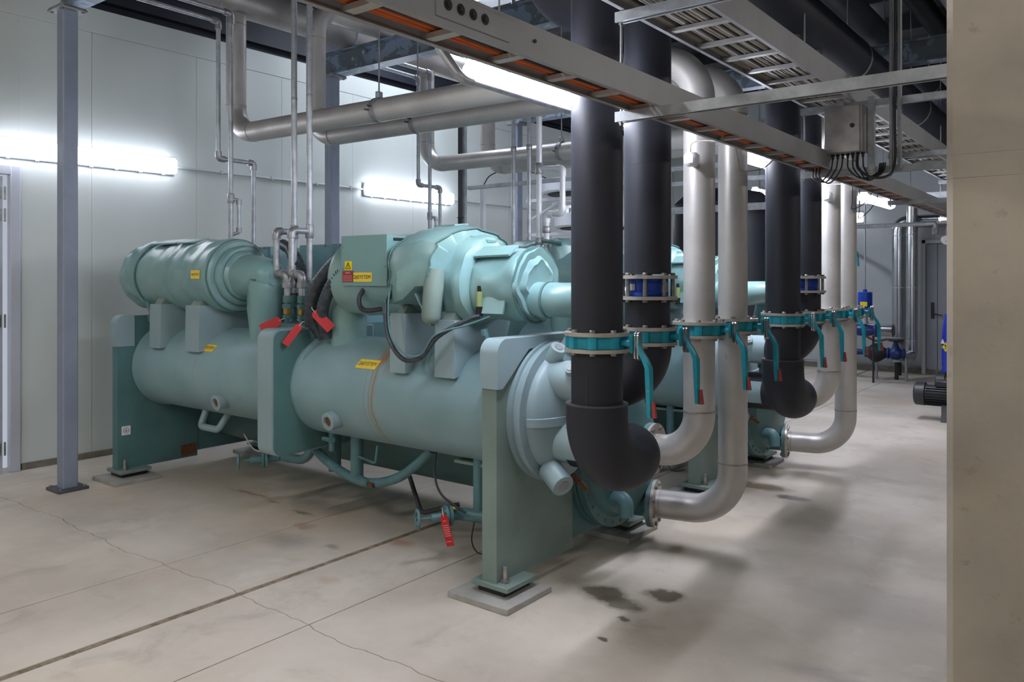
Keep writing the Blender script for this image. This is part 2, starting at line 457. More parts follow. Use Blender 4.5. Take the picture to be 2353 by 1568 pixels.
struct(MB().box(-7.312, -7.285, DY1+.09, 14.79, 0, 0.055).build('baseboard_left', 'skirting'))
up = struct(MB().box(-7.9, -7.75, -5.2, 15.0, 3.9, 5.2).build('wall_upper', 'dark_cladding'))
MB().box(-7.75, -7.40, -5.2, 15.0, 3.90, 3.99).build('light_seal', 'dark_cladding', up)  # unseen shelf added to stop outside light leaking in over the wall
MB().box(-7.75, -7.66, -5.0, 14.8, 4.22, 4.42).build('girt', 'dark_cladding', up)
MB().box(-7.75, -7.66, -5.0, 14.8, 4.62, 4.74).build('girt', 'dark_cladding', up)

# door standing ajar at the left
d1 = thing('door_1', 'white steel door ajar beside the left wall light', 'door', (-7.3, DY1, 0)); d1['kind'] = 'structure'
fr = MB(); fr.rbox(-7.345, -7.27, DY1, DY1+.075, 0, DZ+.075, .004); fr.rbox(-7.345, -7.27, DY0-.075, DY0, 0, DZ+.075, .004); fr.rbox(-7.345, -7.27, DY0+.0005, DY1-.0005, DZ, DZ+.075, .004)
fr.build('door_frame', 'door_paint', d1)
ang = R(13)
ux = Vector((math.sin(ang), -math.cos(ang), 0)); un = Vector((math.cos(ang), math.sin(ang), 0))
hp = Vector((-7.30, DY1-.048, 0))
c = hp + ux*0.44 + Vector((0, 0, 1.225)) - un*0.025
leaf = MB().obox(c, ux, un, (0, 0, 1), 0.44, 0.022, 1.213).build('door_leaf', 'door_paint', d1)
for k, z in enumerate((0.2, 1.25, 2.12, 2.30)):
    h = MB().obox(hp+ux*0.045+Vector((0, 0, z))+un*0.001, ux, un, (0, 0, 1), 0.03, 0.003, 0.05).build('hinge', 'hinge', leaf)
    hb = MB().cyl(hp+Vector((0.010, 0.012, z-.055)), hp+Vector((0.010, 0.012, z+.055)), 0.008, 10).build('hinge_barrel', 'hinge', leaf)

# back wall with its grey door
wb = MB(); wb.box(-7.5, 6.2, 14.81, 15.0, 0, 5.1); wb = struct(wb.build('wall_back', 'wall_trim'))
paint('wall_panel_grey', (182, 188, 190), 0.45, var=0.05, scale=1.5)
x = -7.3
while x < 6.0:
    MB().rbox(x+.003, min(x+1.1, 6.0)-.003, 14.795, 14.82, 0.12, 4.6, .002).build('panel', 'wall_panel_grey', wb); x += 1.1
struct(MB().box(-7.3, 6.0, 14.74, 14.81, 0, 0.09).build('baseboard_back', 'skirting'))
d2 = thing('door_2', 'grey double door in the far wall beside silver clad pipes', 'door', (-2.2, 14.76, 0)); d2['kind'] = 'structure'
paint('grey_door', (150, 155, 160), 0.45, var=0.05)
f2 = MB(); f2.rbox(-2.72, -2.66, 14.72, 14.80, 0, 2.24, .005); f2.rbox(-1.14, -1.08, 14.72, 14.80, 0, 2.24, .005); f2.rbox(-2.72, -1.08, 14.72, 14.80, 2.18, 2.24, .005); f2.build('door_frame', 'wall_panel_grey', d2)
l1 = MB().rbox(-2.655, -2.49, 14.745, 14.79, 0.02, 2.17, .003).build('door_leaf', 'grey_door', d2)
l2 = MB().rbox(-2.484, -1.145, 14.745, 14.79, 0.02, 2.17, .003).build('door_leaf', 'grey_door', d2)
hl = MB(); hl.rbox(-2.58, -2.535, 14.72, 14.745, 0.93, 1.2, .004); hl.tube([(-2.555, 14.73, 1.02), (-2.555, 14.68, 1.02), (-2.40, 14.67, 0.99)], 0.010, 8); hl.build('lever_handle', 'dark_steel', l1)
MB().rbox(-2.875, -2.845, 14.74, 14.81, 1.22, 1.36, .004).build('door_switch', 'dark_steel', d2)

struct(MB().box(6.0, 6.2, -5.2, 15.0, 0, 5.1).build('wall_right', 'wall_panel_grey'))
struct(MB().box(-7.5, 6.2, -5.2, -5.0, 0, 5.1).build('wall_front', 'wall_panel'))
ceil = struct(MB().box(-7.9, 6.2, -5.2, 15.0, 5.0, 5.1).build('ceiling', 'roof_deck'))
for k in range(15):
    yy = -4.4 + 1.3*k
    MB().box(-7.75, 6.0, yy, yy+.07, 4.80, 5.0).build('purlin', 'dark_steel', ceil)
rl = thing('window_1', 'bright roof light panel above the stainless header pipes', 'roof light', (-6.0, 7.0, 4.94)); rl['kind'] = 'structure'
MB().box(-6.7, -5.35, 6.2, 7.75, 4.93, 4.96).build('pane', 'roof_light', rl)
gb = MB()
for k in range(6): gb.box(-6.7+.27*k-.012, -6.7+.27*k+.012, 6.2, 7.75, 4.915, 4.93)
for k in range(5): gb.box(-6.7, -5.35, 6.2+.385*k-.012, 6.2+.385*k+.012, 4.915, 4.93)
gb.build('glazing_bars', 'wall_trim', rl)
rl2 = thing('window_2', 'small bright roof light seen between the black overhead pipes', 'roof light', (-2.9, 11.3, 4.94)); rl2['kind'] = 'structure'
MB().box(-3.2, -2.65, 11.15, 11.42, 4.93, 4.96).build('pane', 'roof_light', rl2)

# concrete pillar at the right
def chamfer_rect(x0, x1, y0, y1, c):
    return [(x0+c, y0), (x1-c, y0), (x1, y0+c), (x1, y1-c), (x1-c, y1), (x0+c, y1), (x0, y1-c), (x0, y0+c)]
pil = thing('concrete_pillar', 'raw beige concrete pillar filling the right edge of the view', 'pillar', (-.09, 2.75, 0))
MB().prism(chamfer_rect(-.395, .215, 2.46, 3.04, .018), 'xy', -.01, 1.873).build('pillar_lift', 'pillar_concrete', pil)
MB().prism(chamfer_rect(-.3955, .2155, 2.4595, 3.0405, .018), 'xy', 1.8735, 1.937).build('joint_band', 'pillar_concrete', pil)
MB().prism(chamfer_rect(-.395, .215, 2.46, 3.04, .018), 'xy', 1.9375, 5.0).build('pillar_lift', 'pillar_concrete', pil)

# steel columns and the beams they carry
def steel_column(y, label):
    e = thing('steel_column', label, 'column', (-6.36, y, 0), 'blue-grey steel columns')
    h = 0.055
    sh = MB().prism(chamfer_rect(-6.36-h, -6.36+h, y-h, y+h, .008), 'xy', 0.02, 3.62); sh.build('shaft', 'column_paint', e)
    MB().rbox(-6.47, -6.25, y-.11, y+.11, -0.001, 0.022, .003).build('base_plate', 'column_base', e)
    MB().rbox(-6.47, -6.25, y-.10, y+.10, 3.62, 3.636, .003).build('cap_plate', 'galv_dull', e)
    for dx in (-.085, .085):
        for dy in (-.085, .085):
            obj('bolt', BOLT, e, (-6.36+dx, y+dy, .022)); obj('bolt', BOLT, e, (-6.36+dx, y+dy*.9, 3.62), axis=(0, 0, -1))
steel_column(2.72, 'blue-grey steel column nearest the door at left')
steel_column(5.26, 'blue-grey steel column standing behind the front chiller, right of the two galvanised relief pipes')
steel_column(8.34, 'farthest blue-grey steel column, beside the white fan units')
def ibeam(y, label):
    e = thing('steel_beam', label, 'beam', (-6.4, y, 3.636), 'roof beams on the columns')
    z0, z1, hw, tf, tw = 3.637, 3.86, .075, .012, .007
    pol = [(y-hw, z0), (y+hw, z0), (y+hw, z0+tf), (y+tw/2, z0+tf), (y+tw/2, z1-tf), (y+hw, z1-tf), (y+hw, z1), (y-hw, z1), (y-hw, z1-tf), (y-tw/2, z1-tf), (y-tw/2, z0+tf), (y-hw, z0+tf)]
    MB().prism(pol, 'yz', -6.47, 5.99).build('i_section', 'beam_paint', e)
    MB().rbox(-6.47, -6.25, y-.09, y+.09, 3.625+.012, 3.65, .002).build('seat_plate', 'galv_dull', e)
ibeam(2.72, 'painted steel beam crossing over the column nearest the door')
ibeam(5.26, 'patchy blue steel beam above the horizontal stainless pipes')
ibeam(8.34, 'farthest steel beam, over the white fan units')
ibeam(11.4, 'dark steel beam near the back wall')

# ================================================================== LIGHTS
def batten(x, y0, y1, z, label, mat='tube_light', rod_to=5.0):
    e = thing('batten_light', label, 'light fitting', (x, (y0+y1)/2, z), 'fluorescent batten lights')
    ym = (y0+y1)/2
    b = MB(); b.rbox(x-.05, x+.05, y0+.03, y1-.03, z+.035, z+.075, .008); b.build('housing', 'fixture_body', e)
    # rounded diffuser
    prof = [(0, .02), (.012, .04), (.03, .05), (y1-y0-.03, .05), (y1-y0-.012, .04), (y1-y0, .02)]
    d = MB(); rings = []
    for tt, r in prof:
        rings.append([(x+r*1.05*math.cos(a_), y0+tt, z+.015+r*.78*math.sin(a_)) for a_ in [2*math.pi*k/20 for k in range(20)]])
    d.loft(rings); d.build('diffuser', mat, e)
    for yy in (y0+.2, y1-.36):
        MB().cyl((x, yy, z+.07), (x, yy, rod_to), .004, 8).build('hanger_rod', 'galv_dull', e)
        MB().rbox(x-.055, x+.055, yy-.012, yy+.012, z+.03, z+.08, .003).build('clip', 'galv_dull', e)
batten(-2.1, 2.43, 3.66, 2.43, 'glowing batten light hung left of the black pipes under the orange cable tray', rod_to=4.0)
batten(-2.1, 5.1, 6.33, 2.43, 'glowing batten light hung behind the front white pipes', rod_to=4.0)
batten(-2.1, 8.45, 9.68, 2.40, 'glowing batten light at far right past the last white pipe', rod_to=4.0)
batten(-4.4, 11.6, 12.83, 2.9, 'batten light near the back wall behind the dark tank')
batten(-4.6, -0.35, 0.88, 3.3, 'added fill batten over the open floor left of the camera', 'fill_light')  # from here on: out-of-view battens added as fill for floor, pipes and pillar
batten(-4.6, -3.0, -1.77, 3.3, 'added fill batten over the open floor near the front wall', 'fill_light')
batten(-2.3, -1.2, 0.03, 3.3, 'added fill batten over the floor between the camera and the left aisle', 'fill_light')
batten(-0.4, -2.2, -0.97, 3.3, 'added fill batten over the floor behind the camera', 'fill_light')
batten(2.2, 0.2, 1.43, 3.55, 'added fill batten over the right aisle beyond the pillar', 'fill_light')
batten(1.2, 6.0, 7.23, 3.55, 'added fill batten over the right aisle farther back', 'fill_light')
def wall_light(y0, y1, label):
    e = thing('wall_light', label, 'light fitting', (-7.3, (y0+y1)/2, 2.67), 'wall batten lights')
    MB().rbox(-7.298, -7.262, y0, y1, 2.592, 2.755, .012).build('back_tray', 'fixture_body', e)
    MB().rbox(-7.262, -7.19, y0+.004, y1-.004, 2.598, 2.749, .025).build('diffuser', 'wall_tube_light', e)
    n = 7
    for k in range(n):
        yy = y0+.12+(y1-y0-.24)*k/(n-1)
        MB().rbox(-7.27, -7.245, yy-.012, yy+.012, 2.584, 2.60, .002).build('clip', 'fixture_body', e)
wall_light(2.52, 4.09, 'long glowing wall light passing behind the column nearest the door')
wall_light(6.49, 8.06, 'glowing wall light right of the second column')
wall_light(11.0, 12.57, 'wall light hidden far along the left wall')
sq = thing('square_wall_light', 'small square glowing light high on the far wall', 'light fitting', (-3.73, 14.79, 2.66))
MB().rbox(-3.83, -3.63, 14.74, 14.795, 2.57, 2.76, .01).build('back_tray', 'fixture_body', sq)
MB().rbox(-3.82, -3.64, 14.70, 14.74, 2.58, 2.75, .02).build('diffuser', 'wall_tube_light', sq)
cd = thing('wall_conduit', 'thin conduit running along the left wall between the two wall lights', 'conduit', (-7.285, 5.3, 2.675))
MB().cyl((-7.285, 4.09, 2.675), (-7.285, 6.49, 2.675), .011, 10).build('conduit', 'wall_trim', cd)
MB().cyl((-7.285, 8.06, 2.67), (-7.285, 11.0, 2.67), .011, 10).build('conduit', 'wall_trim', cd)
for yy in (4.6, 5.2, 5.8, 6.3, 8.6, 9.4): MB().rbox(-7.30, -7.27, yy-.012, yy+.012, 2.655, 2.695, .003).build('saddle_clip', 'wall_trim', cd)

# ================================================================== CHILLER
CY, CZ, CR = 3.52, 0.895, 0.33          # condenser barrel
EY, EZ, ER = 4.15, 0.55, 0.355          # evaporator barrel
ch = thing('water_chiller', 'teal water-cooled chiller in the foreground with twin jacketed compressors', 'chiller', (-4.4, 3.6, 0.03), 'screw chillers',
           'teal chiller behind the foreground one, mostly hidden by the vertical pipes')
def rrect(y0, y1, z0, z1, rad, corners=(1, 1, 1, 1), seg=7):
    """rounded outline in y,z; corners: lower-near, lower-far, upper-far, upper-near"""
    out = []
    for i, (cy, cz, a0) in enumerate(((y0, z0, 180), (y1, z0, 270), (y1, z1, 0), (y0, z1, 90))):
        r = rad if corners[i] else 0.0005
        sy = 1 if cy == y0 else -1; sz = 1 if cz == z0 else -1
        for k in range(seg+1):
            a = R(a0+90*k/seg); out.append((cy+sy*r+r*math.cos(a), cz+sz*r+r*math.sin(a)))
    return out
# barrels
sh = MB(); sh.lathe([(0, CR), (0.02, CR+.012), (0.06, CR), (1.85, CR), (1.87, CR+.004), (1.89, CR), (3.70, CR), (3.73, CR+.015), (3.76, CR)], (-6.31, CY, CZ), (1, 0, 0), 72)
shell = sh.build('condenser_shell', 'shell_foam', ch)
MB().lathe([(0, ER), (3.84, ER)], (-6.32, EY, EZ), (1, 0, 0), 48).build('evaporator_shell', 'teal_deep', ch)
# tube plates
MB().prism(rrect(3.07, 3.75, .085, 1.285, .06, (0, 0, 0, 1)), 'yz', -2.56, -2.468).build('end_plate', 'teal_plate', ch)
MB().prism(rrect(3.735, 4.62, .13, 0.98, .05, (0, 0, 1, 0)), 'yz', -2.55, -2.485).build('end_plate', 'teal_deep', ch)
MB().prism([(3.058, 1.05)] + [(3.10, 1.05), (3.32, 1.235)] + [(3.76, 1.235), (3.76, 1.298)] + [(3.058+.075-.075*math.sin(R(a)), 1.298-.075+.075*math.cos(R(a))) for a in range(0, 91, 10)], 'yz', -2.565, -2.452).build('plate_cap', 'teal_foam', ch)
MB().prism(rrect(3.07, 3.75, .085, 1.30, .075, (0, 0, 0, 1)), 'yz', -6.385, -6.30).build('end_plate', 'teal_deep', ch)
MB().prism(rrect(3.735, 4.62, .13, 0.98, .05, (0, 0, 1, 0)), 'yz', -6.38, -6.31).build('end_plate', 'teal_deep', ch)
MB().prism(rrect(3.055, 3.20, 1.06, 1.31, .08, (0, 0, 0, 1)), 'yz', -6.395, -6.29).build('plate_cap', 'teal_foam', ch)
mp_ = MB().prism(rrect(3.06, 3.92, .46, 1.275, .07, (1, 0, 0, 1)), 'yz', -4.435, -4.285).build('mid_plate', 'teal_foam', ch)
MB().prism(rrect(3.072, 3.90, .472, 1.263, .06, (1, 0, 0, 1)), 'yz', -4.30, -4.272).build('mid_plate_face', 'jacket_edge', ch)
# foot window plate and skirt at the left end
MB().prism([(3.60, .10), (3.735, .11), (3.735, .20), (3.60, .195)], 'yz', -6.30, -6.296).build('foot_window', 'rust', ch)
# feet
for (x, y0) in ((-2.515, 3.05), (-2.56, 4.33), (-6.34, 3.05), (-6.34, 4.33)):
    f_ = MB().rbox(x-.10, x+.13, y0, y0+.25, .062, .088, .003).build('foot_plate', 'teal_plate', ch)
    MB().rbox(x-.075, x+.10, y0+.02, y0+.23, .031, .062, .006).build('rubber_mount', 'black_rubber', f_)
    MB().cyl((x+.07, y0+.06, .06), (x+.07, y0+.06, .165), .011, 10).build('stud', 'weld', f_)
    MB().lathe([(0, .024), (.018, .024)], (x+.07, y0+.06, .088), (0, 0, 1), 6).build('nut', 'bolt_steel', f_)
# condenser water box
hd = MB(); hd.lathe([(0, .372), (.03, .374), (.034, .36), (.05, .357), (.053, .372), (.082, .372), (.086, .335), (.088, .325)] + [(.088+.125*math.sin(R(a)), .325*math.cos(R(a))+.0) for a in range(8, 91, 8)], (-2.468, CY, CZ), (1, 0, 0), 72)
head = hd.build('water_box', 'teal_foam', ch)
# horizontal partition band following the dome
bd = MB(); rg = []
for sgn in [k/14 for k in range(-14, 15)]:
    a = sgn*R(86); yy = CY+.332*math.sin(a); xx = -2.468+.088+.131*math.cos(a)
    yo = CY+.318*math.sin(a); xo = xx-.014*math.cos(a)
    rg.append([(xo, yo, CZ-.045), (xx+.006*math.cos(a), yy, CZ-.042), (xx+.006*math.cos(a), yy, CZ+.0), (xo, yo, CZ+.004)])
bd.loft(rg); bd.build('partition_band', 'teal_foam', head)
MB().lathe([(0, .108), (.02, .104), (.30, .104)], (-2.38, 3.41, 1.075), (1, 0, 0), 36).build('water_nozzle', 'teal_foam', head)
MB().lathe([(0, .122), (.02, .116), (.27, .116)], (-2.38, 3.43, .765), (1, 0, 0), 36).build('water_nozzle', 'teal_foam', head)
def stub(p, d, r, h, nm='drain_stub'):
    d = Vector(d).normalized(); p = Vector(p)
    s_ = MB().lathe([(0, r*1.05), (h*.97, r), (h, r*.96)], p, d, 24).build(nm, 'teal_foam', ch)
    MB().lathe([(0, r*.55), (.004, r*.5)], p+d*h, d, 18).build('plug', 'galv_dull', s_)
stub((-2.20, 3.33, 1.13), (.3, -.7, .45), .026, .05, 'vent_stub')
stub((-2.36, 3.40, 1.17), (.55, -.25, .75), .042, .10, 'vent_stub')
stub((-2.37, 3.53, 1.20), (.55, -.05, .8), .045, .085, 'vent_stub')
stub((-2.35, 3.36, .62), (.85, -.35, -.45), .06, .14)
dv = MB(); dv.cyl((-2.27, 3.45, .58), (-2.22, 3.44, .555), .02, 12); dv.cyl((-2.22, 3.44, .555), (-2.16, 3.42, .53), .013, 12); dv.build('drain_valve', 'rust', head)
# evaporator water box
eh = MB(); eh.lathe([(0, .42), (.04, .42), (.042, .40), (.046, .40), (.048, .42), (.09, .42), (.10, .36), (.16, .34), (.2, .25), (.21, .0)], (-2.485, EY, EZ), (1, 0, 0), 60)
ehead = eh.build('evaporator_water_box', 'teal_deep', ch)
bolt_circle(ehead, (-2.397, EY, EZ), (1, 0, 0), .39, 28, BOLT_T)
NZ = [((-2.105, 4.02, .645), Vector((1, .05, 0)).normalized()), ((-2.29, 4.385, .225), Vector((.965, .26, 0)).normalized())]
for (p, d) in NZ:
    nz = MB().tube([Vector(p)-d*.3, Vector(p)-d*.02], .084, 28).build('water_nozzle', 'teal_pipe', ch)
    MB().ring(Vector(p)-d*.014, d, .07, .142, .026, 40).build('nozzle_flange', 'teal_pipe', nz)
    bolt_circle(nz, Vector(p)-d*.027, -d, .119, 8, BOLT, .5)
# small valves beside the evaporator nozzle
ev = MB(); ev.tube([(-2.3, 3.90, .80), (-2.26, 3.86, .86)], .045, 14); ev.tube([(-2.26, 3.86, .86), (-2.2, 3.82, .94)], .032, 14); ev.lathe([(0, .05), (.02, .05)], (-2.25, 3.85, .875), (.5, -.4, .8), 8); ev.build('service_valve', 'teal_pipe', ehead)
MB().tube([(-2.2, 3.82, .94), (-2.19, 3.81, .985)], .012, 8).build('valve_tab', 'warn_yellow', ehead)
el = MB(); el.tube(fillet([(-2.36, 3.95, .36), (-2.22, 3.92, .36), (-2.22, 3.92, .27)], .04), .042, 18); el.tube([(-2.33, 3.95, .36), (-2.30, 3.94, .36)], .055, 18); el.build('drain_elbow', 'teal_pipe', ehead)

# saddles on the condenser
for (x0, x1, zt) in ((-6.05, -5.885, 1.40), (-5.535, -5.352, 1.40), (-3.356, -3.232, 1.40), (-3.005, -2.862, 1.372)):
    s_ = MB().prism([(3.195, 1.06), (3.60, 1.12), (3.70, zt), (3.20, zt)], 'yz', x0, x1).build('saddle', 'teal_foam', ch)
    MB().prism([(3.22, zt), (3.62, zt), (3.60, zt+.045), (3.25, zt+.045)], 'yz', x0+.035, x1-.03).build('saddle_foot', 'teal_plate', s_)
# sight glasses
for x in (-3.89, -5.11):
    g = MB().lathe([(0, .062), (.10, .056), (.104, .05), (.104, .034), (.09, .03)], (x, CY-.24, CZ-.165), (0, -.96, -.13), 28).build('sight_port', 'teal_foam', ch)
    MB().lathe([(0, .03), (.003, .027)], (x, CY-.24-.088, CZ-.165-.012), (0, -.96, -.13), 20).build('sight_glass', 'rust', g)

# ---- compressor of system 1 (left)
A1 = (1, 0, 0); Y1, Z1 = 3.45, 1.62
cp = MB(); cp.lathe([(0, .10), (.01, .17), (.04, .195), (.12, .20), (.24, .205)], (-6.66, Y1+.02, Z1-.02), A1, 40); cp.build('jacket_end_cap', 'teal_jacket', ch)
jk = MB(); jk.lathe([(0, .20), (.02, .25), (.06, .275), (.14, .262), (.2, .285), (.27, .268), (.30, .255)], (-6.54, Y1, Z1), A1, 64, .024, 1.0); j1 = jk.build('jacket_section', 'teal_jacket', ch)
jk = MB(); jk.lathe([(0, .262), (.05, .268), (.25, .262), (.42, .268), (.44, .258)], (-6.25, Y1, Z1), A1, 64, .007, 2.0); jk.build('jacket_section', 'teal_jacket', ch)
jk = MB(); jk.lathe([(0, .258), (.03, .275), (.3, .27), (.52, .275), (.57, .272), (.60, .262)], (-5.83, Y1, Z1), A1, 64, .010, 3.0); jk.build('jacket_section', 'teal_jacket', ch)
for (t0, r0, dx, lump) in ((-5.235, .258, .03, .003), (-5.20, .215, .05, .006), (-5.155, .175, .04, .008)):
    MB().lathe([(0, r0+.004), (dx*.4, r0+.006), (dx, r0-.008), (dx, r0-.04)], (t0, Y1, Z1), A1, 56, lump, t0).build('jacket_ring', 'teal_jacket', ch)
for x, r_ in ((-6.25, .272), (-5.235, .268), (-5.15, .182)):
    MB().ring((x, Y1, Z1), A1, r_-.01, r_+.004, .012, 64).build('seam_cord', 'jacket_edge', ch)
cn = MB(); cn.lathe([(0, .158), (.1, .155), (.2, .142), (.30, .115), (.36, .07)], (-5.13, Y1, Z1-.005), A1, 40, .004, 1.4); cn.build('suction_cone_jacket', 'teal_jacket', ch)
vb = MB(); rg = []
for k, (zz, rx, ry) in enumerate(((1.60, .10, .12), (1.585, .135, .135), (1.50, .128, .13), (1.38, .122, .125), (1.22, .115, .12), (1.16, .112, .118))):
    rg.append([(-4.90+rx*math.cos(a)+.012*math.sin(5*a+zz*20), Y1+ry*math.sin(a), zz+.03*math.cos(a)*(1 if k < 2 else 0)*-1) for a in [2*math.pi*i/36 for i in range(36)]])
vb.loft(rg); vb.build('suction_bag_jacket', 'teal_jacket', ch)
fl = MB(); fl.obox((-4.97, 3.335, 1.595), (1, 0, -.1), (0, .4, .2), (0, -.2, .4), .12, .012, .012); fl.build('jacket_fold', 'jacket_edge', ch)
# velcro flaps and straps on top
for (x, a) in ((-6.1, .2), (-5.98, -.1), (-5.72, .15)):
    MB().obox((x, Y1-.08, Z1+.27), (1, .2, .02), (0, 1, .25), (0, -.25, 1), .09, .07, .006).build('jacket_flap', 'teal_jacket', ch)
MB().tube([(-6.26, Y1-.12*math.sin(R(a))*2.2, Z1+.277*math.cos(R(a))) for a in range(0, 60, 8)], .006, 8).build('strap', 'jacket_edge', ch)

# ---- compressor of system 2 (right)
Z2 = 1.61
bd = MB(); bd.lathe([(0, .14), (.015, .215), (.06, .238), (.3, .245), (.55, .24), (.72, .235)], (-3.97, Y1, Z2), A1, 64, .006, 4.0); bd.build('jacket_section', 'teal_jacket', ch)
hrings = []
def hood(x, y0, y1, z0, z1, tilt=0.0, top=0.5):
    pts = []
    base = [(y0, z0), (y0-.02, z0+(z1-z0)*.35), (y0+.01, z0+(z1-z0)*.72), (y0+(y1-y0)*.22, z1-.03), (y0+(y1-y0)*top, z1), (y0+(y1-y0)*.82, z1-.05), (y1, z0+(z1-z0)*.6), (y1, z0), (y0+(y1-y0)*.5, z0-.04)]
    n = len(base)
    for i in range(n):
        for k in range(5):
            q = k/5; p0 = Vector(base[i-1]); p1 = Vector(base[i]); p2 = Vector(base[(i+1) % n]); p3 = Vector(base[(i+2) % n])
            p = 0.5*((2*p1)+(p2-p0)*q+(2*p0-5*p1+4*p2-p3)*q*q+(3*p1-p0-3*p2+p3)*q**3)
            lin_ = p1.lerp(p2, q); p = p.lerp(lin_, .55)
            nse = .008*math.sin(i*2.3+k+x*23)
            pts.append((x+tilt*(p[1]-1.6)+nse, p[0]+nse, p[1]+nse*.5))
    return pts
hb = MB(); hb.loft([hood(-3.34, 3.24, 3.66, 1.55, 1.80), hood(-3.31, 3.17, 3.74, 1.46, 1.87), hood(-3.2, 3.13, 3.78, 1.48, 1.90), hood(-3.06, 3.12, 3.79, 1.56, 1.905, .1), hood(-2.97, 3.13, 3.78, 1.56, 1.885, .2), hood(-2.95, 3.2, 3.70, 1.58, 1.82, .2)])
hb.build('jacket_hood', 'teal_jacket', ch, 24)
for q in (hood(-3.315, 3.165, 3.745, 1.458, 1.872), hood(-2.965, 3.127, 3.782, 1.557, 1.888, .2)):
    MB().tube(q[:38], .005, 8).build('seam_cord', 'jacket_edge', ch)
md = MB(); md.lathe([(0, .235), (.02, .25), (.06, .246), (.12, .25), (.16, .24), (.18, .2)], (-2.985, Y1-.01, 1.585), A1, 56, .016, 5.0); md.build('jacket_section', 'teal_jacket', ch)
ed = MB(); ed.lathe([(0, .165), (.01, .185), (.04, .198), (.18, .194), (.3, .2), (.325, .205), (.335, .2), (.34, .19)], (-2.835, Y1, 1.565), A1, 56, .012, 6.0); ed.build('jacket_section', 'teal_jacket', ch)
fc = MB(); fc.lathe([(0, .196), (.02, .19), (.012, .15), (.03, .12), (.02, .09), (.03, .02)], (-2.498, Y1, 1.565), A1, 56, .020, 7.0); fc.build('jacket_end_cap', 'teal_jacket', ch)
MB().ring((-2.50, Y1, 1.565), A1, .194, .208, .014, 56).build('seam_cord', 'jacket_edge', ch)
for (p, ux_, uy_, a_, b_) in (((-2.68, 3.33, 1.745), (1, 0, .02), (0, .8, .5), .12, .05), ((-2.66, 3.268, 1.475), (1, 0, 0), (0, .28, .95), .09, .065), ((-3.02, 3.33, 1.865), (.9, .3, -.1), (-.1, .9, .3), .10, .05), ((-3.13, 3.47, 1.91), (1, -.1, 0), (0, 1, .1), .09, .06), ((-2.92, 3.43, 1.835), (1, .2, -.25), (0, 1, 0), .12, .04), ((-3.06, 3.19, 1.43), (.4, .2, -.9), (0, 1, .1), .10, .03)):
    ux_, uy_ = Vector(ux_).normalized(), Vector(uy_).normalized(); un_ = ux_.cross(uy_)
    MB().obox(p, ux_, uy_, un_, a_, b_, .006).build('jacket_flap', 'teal_jacket', ch)
for x0 in (-3.5, -3.62, -3.42):
    MB().obox((x0, 3.40, 1.855), (1, .3, .02), (-.3, 1, 0), (0, 0, 1), .07, .05, .006).build('jacket_flap', 'teal_jacket', ch)
of = MB(); of.lathe([(0, .02), (.012, .04), (.04, .052), (.20, .056), (.30, .05)], (-2.975, 3.13, 1.352), (.03, .10, 1), 24); of.build('oil_separator_tube', 'teal_plate', ch)
MB().tube(fillet([(-3.7, Y1, 1.52), (-4.01, Y1, 1.52), (-4.01, Y1, 1.16)], .13, 12), .118, 32).build('discharge_jacket', 'teal_jacket', ch)
MB().tube(fillet([(-2.52, 3.43, 1.49), (-2.30, 3.43, 1.485), (-2.30, 4.05, 1.485), (-2.42, 4.05, .95)], [.13, .15], 10), .092, 30).build('suction_jacket', 'teal_jacket', ch)
MB().ring((-2.40, 3.43, 1.487), (1, 0, 0), .085, .097, .012, 36).build('seam_cord', 'jacket_edge', ch)
# second row: far side compressor casings seen over the top
MB().lathe([(0, .12), (.02, .19), (.4, .2), (.7, .19), (.72, .12)], (-4.78, 4.15, 1.67), A1, 40, .012, 8).build('jacket_section', 'teal_jacket', ch)
# terminal box
tb = MB().rbox(-3.775, -3.385, 3.205, 3.44, 1.562, 1.852, .004).build('terminal_box', 'teal_box', ch)
MB().rbox(-3.78, -3.38, 3.195, 3.206, 1.555, 1.856, .002).build('cover', 'teal_box', tb)
for (x, z) in ((-3.765, 1.79), (-3.765, 1.66), (-3.392, 1.80), (-3.392, 1.67)): obj('screw', BOLT_S, tb, (x, 3.196, z), axis=(0, -1, 0)).scale = (.55, .55, .5)
MB().box(-3.388, -3.3835, 3.25, 3.36, 1.82, 1.838).build('vent_slot', 'ink', tb)
MB().lathe([(0, .022), (.04, .02)], (-3.383, 3.27, 1.68), (1, 0, 0), 14).build('gland', 'black_plastic', tb)
MB().lathe([(0, .028), (.05, .024)], (-3.383, 3.30, 1.605), (1, -.2, 0), 14).build('gland', 'black_plastic', tb)
# control cabinets at the back
for (x0, x1) in ((-5.24, -4.45), (-5.92, -5.62)):
    cb = MB().rbox(x0, x1, 4.0, 4.3, 1.25, 1.865, .006).build('control_cabinet', 'teal_cabinet', ch)
    MB().rbox(x0+.02, x1-.02, 3.992, 4.0, 1.27, 1.84, .002).build('cover', 'teal_cabinet', cb)
    for k in range(3): obj('screw', BOLT_S, cb, (x0+.15+.22*k*(x1-x0), 3.997, 1.855), axis=(0, -1, 0))
MB().rbox(-4.6, -4.4, 3.75, 4.3, .95, 1.27, .01).build('cabinet_bracket', 'teal_deep', ch)
MB().rbox(-5.85, -5.7, 3.9, 4.25, .85, 1.27, .01).build('cabinet_bracket', 'teal_deep', ch)
